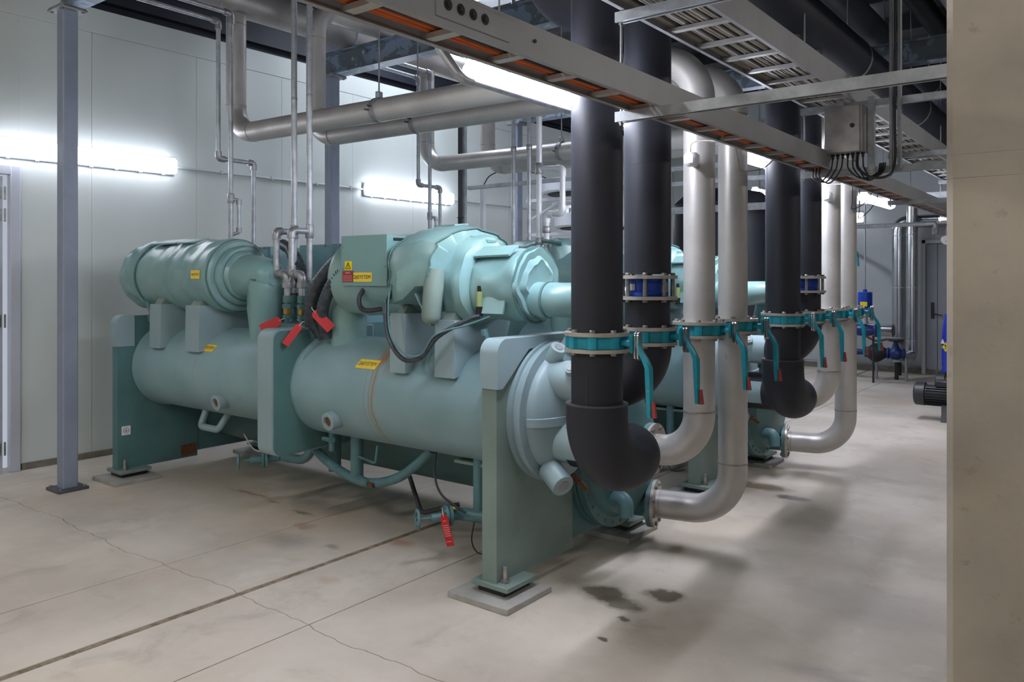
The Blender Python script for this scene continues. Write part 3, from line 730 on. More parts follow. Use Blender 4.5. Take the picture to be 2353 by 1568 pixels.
# corrugated motor hoses
def hose(pts, r, mat='hose_black', nm='cable_hose', ribs=0.10):
    p = spline(pts, 12); rr = [r*(1+ribs*(.5 if k % 2 else -.5)) for k in range(len(p))]
    o_ = MB().tube(p, rr, 14).build(nm, mat, ch, 60)
    if max(q[2] for q in pts) > 1.45 and pts[0][0] > -4.0: FIRST_ONLY.add(o_.name)
    return o_
hose([(-3.78, 3.32, 1.77), (-3.90, 3.30, 1.735), (-4.05, 3.30, 1.64), (-4.16, 3.30, 1.52), (-4.22, 3.32, 1.36), (-4.20, 3.38, 1.22)], .040)
hose([(-3.78, 3.26, 1.655), (-3.86, 3.25, 1.625), (-3.97, 3.25, 1.51), (-4.05, 3.27, 1.38), (-4.07, 3.32, 1.22)], .038)
hose([(-3.85, 3.50, 1.70), (-4.15, 3.38, 1.62), (-4.28, 3.36, 1.48), (-4.31, 3.38, 1.24)], .038)
hose([(-3.95, 3.6, 1.62), (-4.25, 3.5, 1.58), (-4.38, 3.5, 1.42), (-4.36, 3.52, 1.26)], .034)
hose([(-4.9, 3.66, 1.82), (-4.78, 3.62, 1.70), (-4.70, 3.62, 1.55)], .04)
hose([(-5.05, 3.7, 1.86), (-4.85, 3.66, 1.78), (-4.74, 3.66, 1.60)], .04)
hose([(-3.60, 3.24, 1.56), (-3.62, 3.20, 1.49), (-3.60, 3.19, 1.43), (-3.54, 3.19, 1.41), (-3.47, 3.24, 1.42)], .014, 'cable_dark', 'cable')
hose([(-3.34, 3.28, 1.60), (-3.30, 3.12, 1.46), (-3.27, 3.10, 1.28), (-3.16, 3.10, 1.16), (-3.02, 3.10, 1.17), (-2.90, 3.11, 1.29), (-2.77, 3.20, 1.38), (-2.72, 3.24, 1.40)], .013, 'hose_black', 'sensor_cable', .06)
hose([(-3.34, 3.26, 1.68), (-3.28, 3.12, 1.52), (-3.25, 3.095, 1.30), (-3.13, 3.085, 1.19), (-3.0, 3.085, 1.19), (-2.90, 3.09, 1.30), (-2.74, 3.16, 1.355), (-2.62, 3.2, 1.40)], .005, 'teal_pipe', 'sensor_cable', 0)
tr = MB(); tr.cyl((-2.73, 3.25, 1.45), (-2.73, 3.25, 1.53), .018, 14); tr.build('pressure_sensor', 'green_cap', ch)
tr = MB(); tr.cyl((-2.73, 3.25, 1.53), (-2.73, 3.25, 1.56), .012, 12); tr.cyl((-2.73, 3.25, 1.40), (-2.73, 3.25, 1.45), .02, 14); tr.build('sensor_plug', 'black_plastic', ch)
# small angle valve on the barrel near the front plate, and at the rear plate
for (x, y_, z_) in ((-2.66, 3.24, 1.20), (-6.16, 3.27, 1.27)):
    v = MB(); v.cyl((x, y_+.03, z_-.04), (x, y_, z_), .02, 12); v.lathe([(0, .026), (.04, .026)], (x, y_, z_), (.3, -.3, .6), 8); v.cyl((x+.02, y_-.01, z_+.035), (x, y_-.02, z_+.10), .013, 10); v.lathe([(0, .018), (.035, .018)], (x-.003, y_-.02, z_+.10), (-.2, -.1, 1), 8); v.cyl((x+.01, y_, z_+.04), (x+.05, y_, z_+.06), .012, 8)
    v.build('service_valve', 'teal_pipe', ch)
# ---- piping under the barrel
def wheel(p, d, r):
    a_, u_, w_ = perp(d); b_ = MB(); p = Vector(p)
    pts = [p+(u_*math.cos(2*math.pi*k/24)+w_*math.sin(2*math.pi*k/24))*r*(1+.06*math.cos(k*2*math.pi/4)) for k in range(25)]
    b_.tube(pts, r*.17, 8, False)
    for k in range(3):
        th = 2*math.pi*k/3; b_.tube([p, p+(u_*math.cos(th)+w_*math.sin(th))*r], r*.13, 8)
    b_.lathe([(0, r*.22), (.02, r*.2)], p-a_*.01, a_, 10); return b_
def stop_valve(x, y_, z_):
    """hand valve whose stem points out to the left aisle"""
    e_ = MB(); e_.tube([(x, y_, z_), (x-.04, y_-.10, z_)], .030, 16)
    e_.lathe([(0, .062), (.016, .062), (.018, .05), (.022, .05), (.024, .062), (.040, .062)], (x-.03, y_-.07, z_), (-.55, -.83, 0), 24)
    e_.tube([(x-.05, y_-.11, z_), (x-.09, y_-.17, z_)], .022, 14); e_.tube([(x-.09, y_-.17, z_), (x-.125, y_-.225, z_)], .009, 8)
    b_ = e_.build('stop_valve', 'teal_pipe', ch)
    wheel((x-.13, y_-.235, z_), (-.55, -.83, 0), .048).build('hand_wheel', 'teal_pipe', b_)
    for k in range(4):
        a_, u_, w_ = perp((-.55, -.83, 0)); th = 2*math.pi*(k+.5)/4
        obj('bolt', BOLT_T, b_, Vector((x-.052, y_-.103, z_))+(u_*math.cos(th)+w_*math.sin(th))*.05, axis=a_).scale = (.8, .8, .8)
    return b_
hose([(-4.56, 3.50, .56), (-4.36, 3.48, .42), (-4.10, 3.47, .325), (-3.84, 3.46, .295), (-3.58, 3.45, .36), (-3.40, 3.45, .47), (-3.28, 3.46, .58)], .030, 'teal_pipe', 'liquid_line', 0)
MB().tube(fillet([(-5.60, 3.42, .62), (-5.60, 3.36, .47), (-5.36, 3.36, .47), (-5.36, 3.46, .60)], .035, 6), .026, 16).build('lifting_loop', 'teal_foam', ch)
MB().tube([(-4.79, 3.42, .60), (-4.79, 3.42, .34)], .034, 18).build('drop_leg', 'teal_pipe', ch)
stop_valve(-4.74, 3.44, .335)
MB().tube(fillet([(-4.77, 3.46, .335), (-4.52, 3.50, .335), (-4.40, 3.52, .50)], .12), .032, 16).build('liquid_line', 'teal_pipe', ch)
MB().tube([(-4.30, 3.58, .60), (-4.30, 3.58, .28)], .042, 20).build('drop_leg', 'teal_deep', ch)
dl = MB().tube([(-3.96, 3.48, .58), (-3.96, 3.48, .29)], .042, 20).build('drop_leg', 'teal_pipe', ch)
MB().tube(fillet([(-3.96, 3.48, .31), (-3.80, 3.44, .30)], .02), .024, 14).build('branch', 'teal_pipe', dl)
MB().tube([(-3.80, 3.44, .30), (-3.74, 3.425, .30)], .016, 10).build('branch_cap', 'rust', dl)
MB().tube(fillet([(-3.93, 3.46, .45), (-3.70, 3.40, .45), (-3.68, 3.40, .56)], .02), .008, 8).build('capillary', 'teal_pipe', ch)
MB().tube(fillet([(-4.25, 3.54, .47), (-4.42, 3.50, .49), (-4.44, 3.50, .55)], .02), .008, 8).build('capillary', 'teal_pipe', ch)
sv = MB(); sv.cyl((-4.16, 3.44, .59), (-4.16, 3.44, .46), .022, 12); sv.lathe([(0, .03), (.03, .03)], (-4.16, 3.44, .52), (0, 0, 1), 6); sv.cyl((-4.16, 3.44, .53), (-4.22, 3.41, .54), .016, 10); sv.build('service_valve', 'teal_pipe', ch)
MB().tube(fillet([(-3.60, 3.60, .34), (-3.42, 3.52, .16), (-3.25, 3.55, .22), (-3.18, 3.60, .24)], .05), .014, 10).build('rubber_hose', 'cable_dark', ch)
fb = MB(); fb.lathe([(0, .022), (.05, .022)], (-3.22, 3.56, .21), (.7, .4, .3), 8); fb.build('hose_fitting', 'brass', ch)
MB().tube([(-2.875, 3.42, .62), (-2.875, 3.42, .27)], .033, 18).build('drop_leg', 'teal_pipe', ch)
MB().tube([(-2.98, 3.38, .27), (-2.70, 3.45, .27)], .036, 18).build('liquid_line', 'teal_pipe', ch)
stop_valve(-2.955, 3.38, .275)
for k in range(3): hose([(-3.20, 3.42, .60), (-3.16, 3.36, .48), (-3.06, 3.31, .38), (-2.90, 3.33, .30)], .006, 'cable_dark' if k else 'teal_pipe', 'sensor_cable', 0).location += Vector((.008*k, -.008*k, .004*k))
hose([(-2.86, 3.36, .25), (-2.86, 3.34, .15), (-2.82, 3.35, .09), (-2.74, 3.38, .10)], .004, 'cable_dark', 'wire', 0)
MB().rbox(-3.05, -2.62, 3.40, 3.62, .545, .565, .006).build('rail', 'teal_plate', ch)
hose([(-5.4, 3.6, .40), (-5.1, 3.5, .33), (-4.85, 3.5, .36)], .005, 'cable_white', 'wire', 0)
# relief valve stubs on the middle plate, each with its brass collar
for (x, y_) in ((-4.653, 3.45), (-4.49, 3.45), (-4.774, 3.60), (-4.60, 3.60)):
    s_ = MB(); s_.cyl((x, y_, 1.20), (x, y_, 1.46), .020, 12); s_.lathe([(0, .033), (.03, .033)], (x, y_, 1.39), (0, 0, 1), 6); s_.lathe([(0, .030), (.03, .030)], (x, y_, 1.315), (0, 0, 1), 6); s_.lathe([(0, .030), (.05, .030)], (x, y_, 1.43), (0, 0, 1), 16)
    s_ = s_.build('relief_valve', 'teal_deep', ch)
    if y_ < 3.5: MB().lathe([(0, .0265), (.04, .0265)], (x, y_, 1.352), (0, 0, 1), 18).build('brass_collar', 'brass', s_)
    else: MB().lathe([(0, .0275), (.018, .0275)], (x, y_, 1.475), (0, 0, 1), 18).build('rust_collar', 'rust', s_)
mf = MB(); mf.rbox(-4.83, -4.43, 3.40, 3.66, 1.245, 1.29, .008); mf.cyl((-4.45, 3.48, 1.19), (-4.45, 3.48, 1.26), .05, 18); mf.build('relief_manifold', 'teal_deep', ch)

# ---- stickers with lettering
def on_shell(p):
    d = Vector((0, p.y-CY, p.z-CZ)).normalized(); return Vector((p.x, CY, CZ)) + d*(CR+.0045)
def curved_label(x, z, w_, h_, mat, parent, txt=None, size=.05, skew=0.0):
    a0 = math.asin((z-CZ)/CR); b_ = MB(); rg = []
    up_ = Vector((0, math.sin(a0), math.cos(a0)))
    P = lambda s_, q, rad: Vector((x+s_, CY-math.cos(a0+q/CR)*rad, CZ+math.sin(a0+q/CR)*rad))
    n = 6
    for k in range(n+1):
        q = -h_/2+h_*k/n; sk = skew*q
        rg.append([P(-w_/2+sk, q, CR+.0005), P(w_/2+sk, q, CR+.0005), P(w_/2+sk, q, CR+.0035), P(-w_/2+sk, q, CR+.0035)])
    b_.loft(rg); lab = b_.build('label', mat, parent)
    if txt:
        t_ = text(txt, size, 'ink', lab, (0, 0, 0), (1, 0, 0), (0, 1, 0), bend=lambda p: P(p.x+skew*p.y, p.y, CR+.0045))
    return lab
curved_label(-3.60, 1.085, .175, .062, 'label_yellow', ch, '2#SYSTEM', .034, .35)
curved_label(-5.32, 1.09, .165, .058, 'label_yellow', ch, '1#SYSTEM', .032, .35)
def flat_label(p, w_, h_, mat, parent, txt, size, n=(0, -1, 0), ux_=(1, 0, 0)):
    n = Vector(n).normalized(); ux_ = Vector(ux_); uy_ = n.cross(ux_)*1; p = Vector(p)
    if uy_.z < 0: uy_ = -uy_
    lab = MB().obox(p, ux_, uy_, n, w_/2, h_/2, .0012).build('label', mat, parent)
    if txt: text(txt, size, 'ink', lab, p+n*.0022, ux_, uy_)
    return lab
box_label = flat_label((-3.588, 3.193, 1.607), .165, .055, 'label_yellow', ch, '2#SYSTEM', .033)
wt = flat_label((-3.712, 3.193, 1.676), .062, .054, 'warn_yellow', ch, None, .03)
tri = MB()
for (a_, b_) in (((-.022, -.018), (.022, -.018)), ((.022, -.018), (0, .020)), ((0, .020), (-.022, -.018))):
    tri.tube([(-3.712+a_[0], 3.1905, 1.676+a_[1]), (-3.712+b_[0], 3.1905, 1.676+b_[1])], .0017, 6)
tri.tube([(-3.711, 3.1905, 1.684), (-3.714, 3.1905, 1.675), (-3.710, 3.1905, 1.674), (-3.713, 3.1905, 1.663)], .0014, 6)
tri.build('warning_triangle', 'ink', wt)
wr = flat_label((-3.715, 3.193, 1.611), .098, .066, 'warn_red', ch, None, .02)
wp_ = MB(); wp_.box(-3.735, -3.695, 3.190, 3.1915, 1.630, 1.637)
for k in range(4): wp_.box(-3.757, -3.675, 3.190, 3.1915, 1.586+.009*k, 1.589+.009*k)
wp_.build('warning_print', 'tag_print', wr)
jl = Vector((0, -.985, .03)).normalized()
flat_label((-5.35, Y1-.2835, Z1+.008), .115, .062, 'label_yellow', ch, '1#SYSTEM', .0225, n=(0, -1, .03))
gs = MB().box(-6.30, -6.2965, 3.10, 3.17, .355, .425).build('earth_sticker', 'label_white', ch)
e_ = MB(); cc = Vector((-6.2955, 3.135, .39))
e_.tube([cc+Vector((0, .022*math.cos(R(a)), .022*math.sin(R(a)))) for a in range(0, 361, 15)], .0015, 6, False)
e_.tube([cc+Vector((0, 0, .014)), cc], .0014, 6)
for k, w_ in enumerate((.013, .009, .004)): e_.tube([cc+Vector((0, -w_, -.005*k)), cc+Vector((0, w_, -.005*k))], .0013, 6)
e_.build('earth_symbol', 'ink', gs)

FIRST_ONLY.update([tb.name, wt.name, wr.name, box_label.name])
# concrete pads under the feet, and the hanging red tags
for (x0, y0, l1, l2) in ((-2.70, 2.965, 'light grey concrete pad under the front foot of the foreground chiller', 'concrete pad under the near front foot of the second chiller'),
                         (-2.75, 4.22, 'concrete pad behind the front pad, under the lower white pipe flange', 'concrete pad under the far front foot of the second chiller'),
                         (-6.50, 2.965, 'concrete pad by the column nearest the door, under the chiller rear foot', None),
                         (-6.50, 4.22, 'concrete pad half hidden below the foreground chiller at rear', None)):
    p_ = MB().rbox(x0, x0+.38, y0, y0+.37, 0, .031, .003).build('concrete_pad', 'pad_concrete')
    tag(p_, l1, 'pad', 'chiller foot pads', l2)
def red_tag(p, ux_, uy_, label, hw=.032, hh=.085, label2=None, print_=True):
    """card hung at its top; ux across, uy up"""
    p = Vector(p); ux_ = Vector(ux_).normalized(); uy_ = Vector(uy_).normalized(); n = ux_.cross(uy_)
    e = thing('red_tag', label, 'tag', p, 'red warning tags', label2)
    out = [(-hw, -2*hh), (hw, -2*hh), (hw, -.02), (hw*.55, 0), (-hw*.55, 0), (-hw, -.02)]
    vs = [p+ux_*a+uy_*b+n*s_ for s_ in (-.001, .001) for a, b in out]; k = len(out)
    MB().add(vs, [tuple(range(k))[::-1], tuple(range(k, 2*k))] + [(i, (i+1) % k, k+(i+1) % k, k+i) for i in range(k)]).build('card', 'tag_red', e)
    if print_:
        pr = MB()
        for q, (a, b) in enumerate([(.012, -.035)] + [(.024, -.06-.011*j) for j in range(6)] + [(.02, -.145)]):
            pr.obox(p+uy_*b+n*.0015, ux_, uy_, n, a, .0022, .0004)
            pr.obox(p+uy_*b-n*.0015, ux_, uy_, n, a, .0022, .0004)
        pr.build('print', 'tag_print', e)
    MB().tube([p+uy_*-.012, p+uy_*.02, p+uy_*.03+ux_*.008], .0025, 6).build('tie', 'cable_white', e)
red_tag((-2.945, 3.20, .315), (.93, -.12, .30), (-.32, 0, .95), 'red tag dangling from the hand valve beside the front plate')
def facing(p, deg, label, hw, hh, print_=False):
    n_ = Vector((.76, -.62, .18)).normalized(); r_ = Vector((.79, .61, 0)); th = R(deg)
    uy_ = Vector((0, 0, 1))*math.cos(th)+r_*math.sin(th); uy_ = (uy_-n_*uy_.dot(n_)).normalized()
    red_tag(p, uy_.cross(n_), uy_, label, hw, hh, print_=print_)
facing((-4.18, 3.2, 1.305), 36, 'red tag slanting down across the middle plate edge below the relief pipes', .023, .079)
facing((-4.66, 3.40, 1.31), 62, 'red tag lying left of the relief valves', .034, .072)
facing((-4.067, 3.22, 1.392), -44, 'crumpled red tag right of the relief valves by the black hoses', .032, .078)
red_tag((-3.975, 5.70, 1.70), (.9, .1, .3), (-.25, .1, .9), 'bright red tag beside the white relief pipes of the second chiller', .045, .04, print_=False)

# ================================================================== WATER PIPES AND VALVES (one bay; the second bay is copied)
XV = -1.83
YB1, YB2, YW1, YW2 = 2.975, 3.438, 4.024, 4.487
ZF1, ZF0 = 1.360, 1.290            # upper and lower flange of every butterfly valve
BAY = 2.368
def flange(parent, c, ax, r=.142, th=.016, bolts=True, me=BOLT, mat='flange_steel'):
    f_ = MB().ring(c, ax, .07, r, th, 48).build('flange', mat, parent)
    if bolts: bolt_circle(f_, Vector(c)+Vector(ax).normalized()*th*.5, ax, r*.84, 8, me, .5)
    return f_
def weld(parent, c, ax, r): MB().ring(c, ax, r-.01, r+.0025, .008, 40).build('weld_seam', 'weld', parent)

# ---- black pipe A: long straight drop with a big swept elbow
e = thing('insulated_pipe', 'thick black insulated vertical pipe nearest the camera, above its valve', 'pipe', (XV, YB1, ZF1), 'black insulated risers', 'black insulated vertical pipe right of the white pair, above its valve')
MB().tube([(XV, YB1, ZF1+.01), (XV, YB1, 2.42)], .1125, 48).build('insulation', 'black_foam', e)
MB().tube([(XV, YB1, 2.4205), (XV, YB1, 3.36)], .1135, 48).build('insulation', 'black_foam', e)
MB().tube([(XV-.078, YB1-.081, ZF1+.02), (XV-.078, YB1-.081, 2.42)], .0015, 6).build('glue_seam', 'foam_seam', e)
flange(e, (XV, YB1, ZF1), (0, 0, 1))
e = thing('insulated_elbow', 'black insulated swept elbow hanging below the nearest valve', 'pipe', (XV, YB1, .62), 'black insulated elbows', 'black insulated swept elbow below the far black valve')
MB().tube([(XV, YB1, ZF0-.01), (XV, YB1, 1.03)], .1125, 48).build('insulation', 'black_foam', e)
p = fillet([(XV, YB1, 1.055), (XV, YB1, .765), (XV, 3.455, .765), (-2.24, 3.455, .765)], [.235, .235], 16)
MB().tube(p, .135, 48).build('elbow_insulation', 'black_foam', e)
MB().ring((XV, YB1, 1.0555), (0, 0, 1), .1125, .136, .006, 48).build('insulation_lip', 'foam_seam', e)
MB().tube([(XV-.078, YB1-.081, ZF0-.02), (XV-.078, YB1-.081, 1.06)], .002, 6).build('glue_seam', 'foam_seam', e)
MB().tube([(XV+.02, YB1-.112, ZF0-.1), (XV+.02, YB1-.112, 1.06)], .0015, 6).build('glue_seam', 'foam_seam', e)
flange(e, (XV, YB1, ZF0), (0, 0, -1))

# ---- black pipe B with blue check valve
e = thing('insulated_pipe', 'black insulated vertical pipe directly above the blue check valve, second from the camera', 'pipe', (XV, YB2, 1.615), 'black insulated risers', 'far black insulated pipe above the second blue check valve')
MB().tube([(XV, YB2, 1.62), (XV, YB2, 2.14)], .112, 48).build('insulation', 'black_foam', e)
MB().tube([(XV, YB2, 2.1405), (XV, YB2, 2.86)], .1125, 48).build('insulation', 'black_foam', e)
MB().tube([(XV, YB2, 2.8605), (XV, YB2, 3.36)], .116, 48).build('insulation', 'black_foam', e)
flange(e, (XV, YB2, 1.606), (0, 0, 1))
e = thing('check_valve', 'blue check valve bolted between steel flanges on the second black pipe', 'valve', (XV, YB2, 1.51), 'blue check valves', 'farther blue check valve on the black pipe behind')
MB().lathe([(0, .095), (.008, .1), (.02, .1), (.024, .09), (.064, .09), (.068, .1), (.08, .1), (.084, .095)], (XV, YB2, 1.515), (0, 0, 1), 40).build('body', 'valve_blue', e)
for k in range(8):
    th = 2*math.pi*(k+.5)/8; q = (XV+.119*math.cos(th), YB2+.119*math.sin(th))
    MB().cyl((q[0], q[1], 1.515), (q[0], q[1], 1.60), .010, 12).build('tie_rod', 'bolt_steel', e)
a_ = R(-120); lb = MB(); lb.loft([[(XV+rr*math.cos(a_+s_*.1), YB2+rr*math.sin(a_+s_*.1), zz) for rr, zz in ((.0905, 1.543), (.093, 1.543), (.093, 1.573), (.0905, 1.573))] for s_ in range(-3, 4)])
lb.build('label', 'label_white', e)
e = thing('insulated_elbow', 'black insulated elbow below the second valve, turning in to the upper water nozzle', 'pipe', (XV, YB2, 1.0), 'black insulated elbows', 'far black insulated elbow turning in below the second blue check valve')
MB().tube([(XV, YB2, 1.498), (XV, YB2, ZF1+.01)], .108, 48).build('spool_insulation', 'black_foam', e)
flange(e, (XV, YB2, 1.506), (0, 0, -1)); flange(e, (XV, YB2, ZF1), (0, 0, 1))
MB().tube(fillet([(XV, YB2, ZF0-.01), (XV, YB2, 1.065), (-2.10, 3.425, 1.075)], .205, 14), .115, 48).build('elbow_insulation', 'black_foam', e)
flange(e, (XV, YB2, ZF0), (0, 0, -1))

# ---- white stainless pipes
RW = .084
e = thing('stainless_pipe', 'pale stainless pipe run rising at the sensor box and crossing overhead to the left wall', 'pipe', (XV, YW1, ZF1), 'stainless pipe runs', 'farther pale stainless run left of the last vertical pipe, crossing overhead')
MB().tube(fillet([(XV, YW1, ZF1+.005), (XV, YW1, 2.80), (-6.1, YW1-.03, 2.845), (-6.1, YW1-.03, 3.88)], [.24, .24], 14), RW, 40).build('pipe_run', 'stainless', e)
flange(e, (XV, YW1, ZF1), (0, 0, 1))
for (c, ax) in (((XV, YW1, 2.555), (0, 0, 1)), ((-2.085, YW1, 2.803), (1, 0, 0)), ((-5.85, YW1-.028, 2.842), (1, 0, 0)), ((-6.1, YW1-.03, 3.09), (0, 0, 1)), ((-6.1, YW1-.03, 3.79), (0, 0, 1))): weld(e, c, ax, RW)
e = thing('stainless_elbow', 'pale stainless elbow dropping from the third valve to the upper green flange', 'pipe', (XV, YW1, .60), 'stainless elbows', 'far stainless elbow half hidden behind the far black elbow')
pn, dn = NZ[0]
q = Vector((XV, YW1, .645)); 
MB().tube(fillet([(XV, YW1, ZF0-.005), tuple(q), tuple(Vector(pn)+dn*.01)], .225, 16), RW, 40).build('elbow_pipe', 'stainless', e)
weld(e, (XV, YW1, .885), (0, 0, 1), RW); weld(e, Vector(pn)+dn*.045, dn, RW)
flange(e, (XV, YW1, ZF0), (0, 0, -1)); flange(e, Vector(pn)+dn*.010, dn, .142, .018)
e = thing('stainless_pipe', 'pale stainless pipe run second from the sensor box, elbowing up beside the far column', 'pipe', (XV, YW2, ZF1), 'stainless pipe runs', 'last pale stainless vertical pipe at far right with its overhead run')
MB().tube(fillet([(XV, YW2, ZF1+.005), (XV, YW2, 2.80), (-5.63, YW2-.01, 2.83), (-5.63, YW2-.01, 3.965), (-5.63, YW2+1.55, 3.965)], [.24, .24, .2], 14), RW, 40).build('pipe_run', 'stainless', e)
flange(e, (XV, YW2, ZF1), (0, 0, 1))
for (c, ax) in (((XV, YW2, 2.555), (0, 0, 1)), ((-5.39, YW2-.01, 2.828), (1, 0, 0)), ((-5.63, YW2-.01, 3.08), (0, 0, 1)), ((-5.63, YW2-.01, 3.70), (0, 0, 1))): weld(e, c, ax, RW)
e = thing('stainless_elbow', 'lowest pale stainless elbow sweeping to the green flange near the floor', 'pipe', (XV, YW2, .14), 'stainless elbows', 'far stainless elbow sweeping low to the dark green flange')
pn, dn = NZ[1]
MB().tube(fillet([(XV, YW2, ZF0-.005), (XV, YW2, .225), tuple(Vector(pn)+dn*.01)], .245, 16), RW, 40).build('elbow_pipe', 'stainless', e)
weld(e, (XV, YW2, .52), (0, 0, 1), RW); weld(e, Vector(pn)+dn*.045, dn, RW)
flange(e, (XV, YW2, ZF0), (0, 0, -1)); flange(e, Vector(pn)+dn*.010, dn, .142, .018)

# ---- butterfly valves
def lobed(r0, r1, n, ph):
    out = []
    for k in range(n*12):
        th = 2*math.pi*k/(n*12); w_ = math.cos(n*(th-ph)); out.append((r0+(r1-r0)*max(0, min(1, (w_-.2)/.35)), th))
    return out
def butterfly(y, label, label2):
    e = thing('butterfly_valve', label, 'valve', (XV, y, 1.298), 'teal butterfly valves', label2)
    ph = math.pi/8
    MB().prism([(XV+r_*math.cos(th), y+r_*math.sin(th)) for r_, th in lobed(.122, .139, 8, ph)], 'xy', 1.300, 1.350).build('body', 'valve_teal', e)
    MB().prism([(XV+r_*math.cos(th), y+r_*math.sin(th)) for r_, th in lobed(.120, .120, 8, ph)], 'xy', 1.2985, 1.3515).build('seat_liner', 'black_rubber', e)
    nk = MB(); nk.rbox(XV+.12, XV+.19, y-.017, y+.017, 1.312, 1.338, .005); nk.cyl((XV+.11, y, 1.325), (XV+.195, y, 1.325), .0145, 16); nk.rbox(XV+.178, XV+.19, y-.034, y+.034, 1.283, 1.367, .006); nk.build('neck', 'valve_teal', e)
    hp_ = MB(); pol = [(y+.019*math.cos(R(a)), 1.357+.019*math.sin(R(a))) for a in range(0, 181, 20)] + [(y+.019*math.cos(R(a)), 1.272+.019*math.sin(R(a))) for a in range(180, 361, 20)]
    hp_.prism(pol, 'yz', XV+.192, XV+.199); hp_.prism([(y+(q[0]-y)*.9, q[1]) for q in pol], 'yz', XV+.204, XV+.212); hp_.build('notch_plate', 'chrome', e)
    MB().cyl((XV+.195, y, 1.325), (XV+.216, y, 1.325), .008, 10).build('stem', 'bolt_steel', e)
    lv = MB(); cl = [(.203, 1.36), (.205, 1.325), (.212, 1.295), (.235, 1.262), (.252, 1.225), (.254, 1.16), (.256, 1.075), (.258, 1.02)]
    hw = [.012, .017, .017, .017, .018, .017, .0145, .013]; ht = [.005, .007, .008, .009, .010, .010, .0085, .007]
    rg = []
    for (dx, z), h_, t_ in zip(cl, hw, ht):
        rg.append([(XV+dx-t_, y-h_, z), (XV+dx+t_, y-h_, z), (XV+dx+t_*1.3, y-h_*.6, z), (XV+dx+t_*1.3, y+h_*.6, z), (XV+dx+t_, y+h_, z), (XV+dx-t_, y+h_, z)])
    lv.loft(rg); lv = lv.build('lever', 'valve_teal', e)
    obj('rivet', BOLT_S, lv, (XV+.2565, y-.013, 1.13), axis=(0, -1, 0)).scale = (.6, .6, .5)
    MB().prism([(XV+.268, 1.085), (XV+.279, 1.088), (XV+.288, 1.02), (XV+.271, 1.018)], 'xz', y-.007, y+.007).build('trigger', 'valve_red', e)
butterfly(YB1, 'teal butterfly valve with bent lever nearest the camera, on the first black pipe', 'teal butterfly valve on the black pipe right of the white pair')
butterfly(YB2, 'teal butterfly valve under the blue check valve, second from the camera', 'teal butterfly valve under the farther blue check valve')
butterfly(YW1, 'teal butterfly valve on the first white stainless pipe, third from the camera', 'teal butterfly valve on the third white stainless pipe')
butterfly(YW2, 'teal butterfly valve on the second white stainless pipe, fourth from the camera', 'teal butterfly valve at far right, last in the row')

# ---- hangers on the overhead runs
def clamp(x, y, z, label, label2, r=RW):
    e = thing('pipe_hanger', label, 'hanger', (x, y, z), 'pipe hangers', label2)
    MB().ring((x, y, z), (1, .0, -.01), r+.001, r+.006, .045, 40).build('clamp_band', 'galv_dull', e)
    MB().rbox(x-.016, x+.016, y-.025, y+.025, z+r+.004, z+r+.05, .004).build('clevis', 'galv', e)
    MB().cyl((x, y, z+r+.03), (x, y, 5.0), .006, 8).build('hanger_rod', 'galv_dull', e)
    for s_ in (-1, 1): MB().cyl((x+.015*s_, y-r-.004, z+.012*s_), (x+.015*s_, y-r-.045, z+.012*s_), .005, 8).build('clamp_bolt', 'dark_steel', e)
clamp(-4.318, YW1-.02, 2.828, 'pipe clamp on a rod holding the upper overhead stainless run', 'clamp on a rod holding the farther overhead run behind')
clamp(-4.394, YW2-.006, 2.822, 'pipe clamp holding the lower overhead stainless run behind', None)

# ---- relief pipework over the middle plate
def coupling(parent, p, d, r, L=.05): MB().lathe([(0, r*1.3), (.006, r*1.42), (L-.006, r*1.42), (L, r*1.3)], Vector(p)-Vector(d).normalized()*L/2, d, 18).build('coupling', 'fitting', parent)
def relief(xp, xl, xs_, mat, label, label2):
    e = thing('relief_pipe', label, 'pipe', (xp, 3.6, 1.46), 'galvanised relief pipes', label2)
    MB().tube([(xp, 3.6, 1.49), (xp, 3.6, 4.75)], .021, 18).build('riser', mat, e)
    MB().tube(fillet([(xp, 3.6, 1.935), (xp-.004, 3.45, 1.935), (xl, 3.45, 1.635), (xs_, 3.45, 1.625), (xs_, 3.45, 1.47)], .028, 6), .022, 18).build('branch', mat, e)
    coupling(e, (xp, 3.6, 1.935), (0, 0, 1), .021, .10); coupling(e, (xp, 3.6, 1.56), (0, 0, 1), .021, .05); coupling(e, (xp, 3.6, 2.9), (0, 0, 1), .016, .02)
    MB().tube(fillet([(xp-.002, 3.49, 1.935), (xp-.004, 3.45, 1.935), (xp-.004, 3.45, 1.88)], .029, 6), .030, 18).build('elbow_fitting', 'fitting', e)
    MB().tube(fillet([(xl, 3.45, 1.69), (xl, 3.45, 1.635), (xl+.05, 3.45, 1.63)], .029, 6), .030, 18).build('elbow_fitting', 'fitting', e)
    MB().tube(fillet([(xs_-.05, 3.45, 1.628), (xs_, 3.45, 1.625), (xs_, 3.45, 1.585)], .029, 6), .030, 18).build('elbow_fitting', 'fitting', e)
    MB().lathe([(0, .036), (.035, .036), (.037, .030), (.055, .030)], (xs_, 3.45, 1.535), (0, 0, 1), 8).build('union_nut', 'fitting', e)
relief(-4.774, -4.778, -4.653, 'galv', 'tall galvanised relief pipe with looped branch, left of the pair over the middle plate', None)
relief(-4.600, -4.604, -4.490, 'galv', 'tall galvanised relief pipe with looped branch, right of the pair over the middle plate', None)
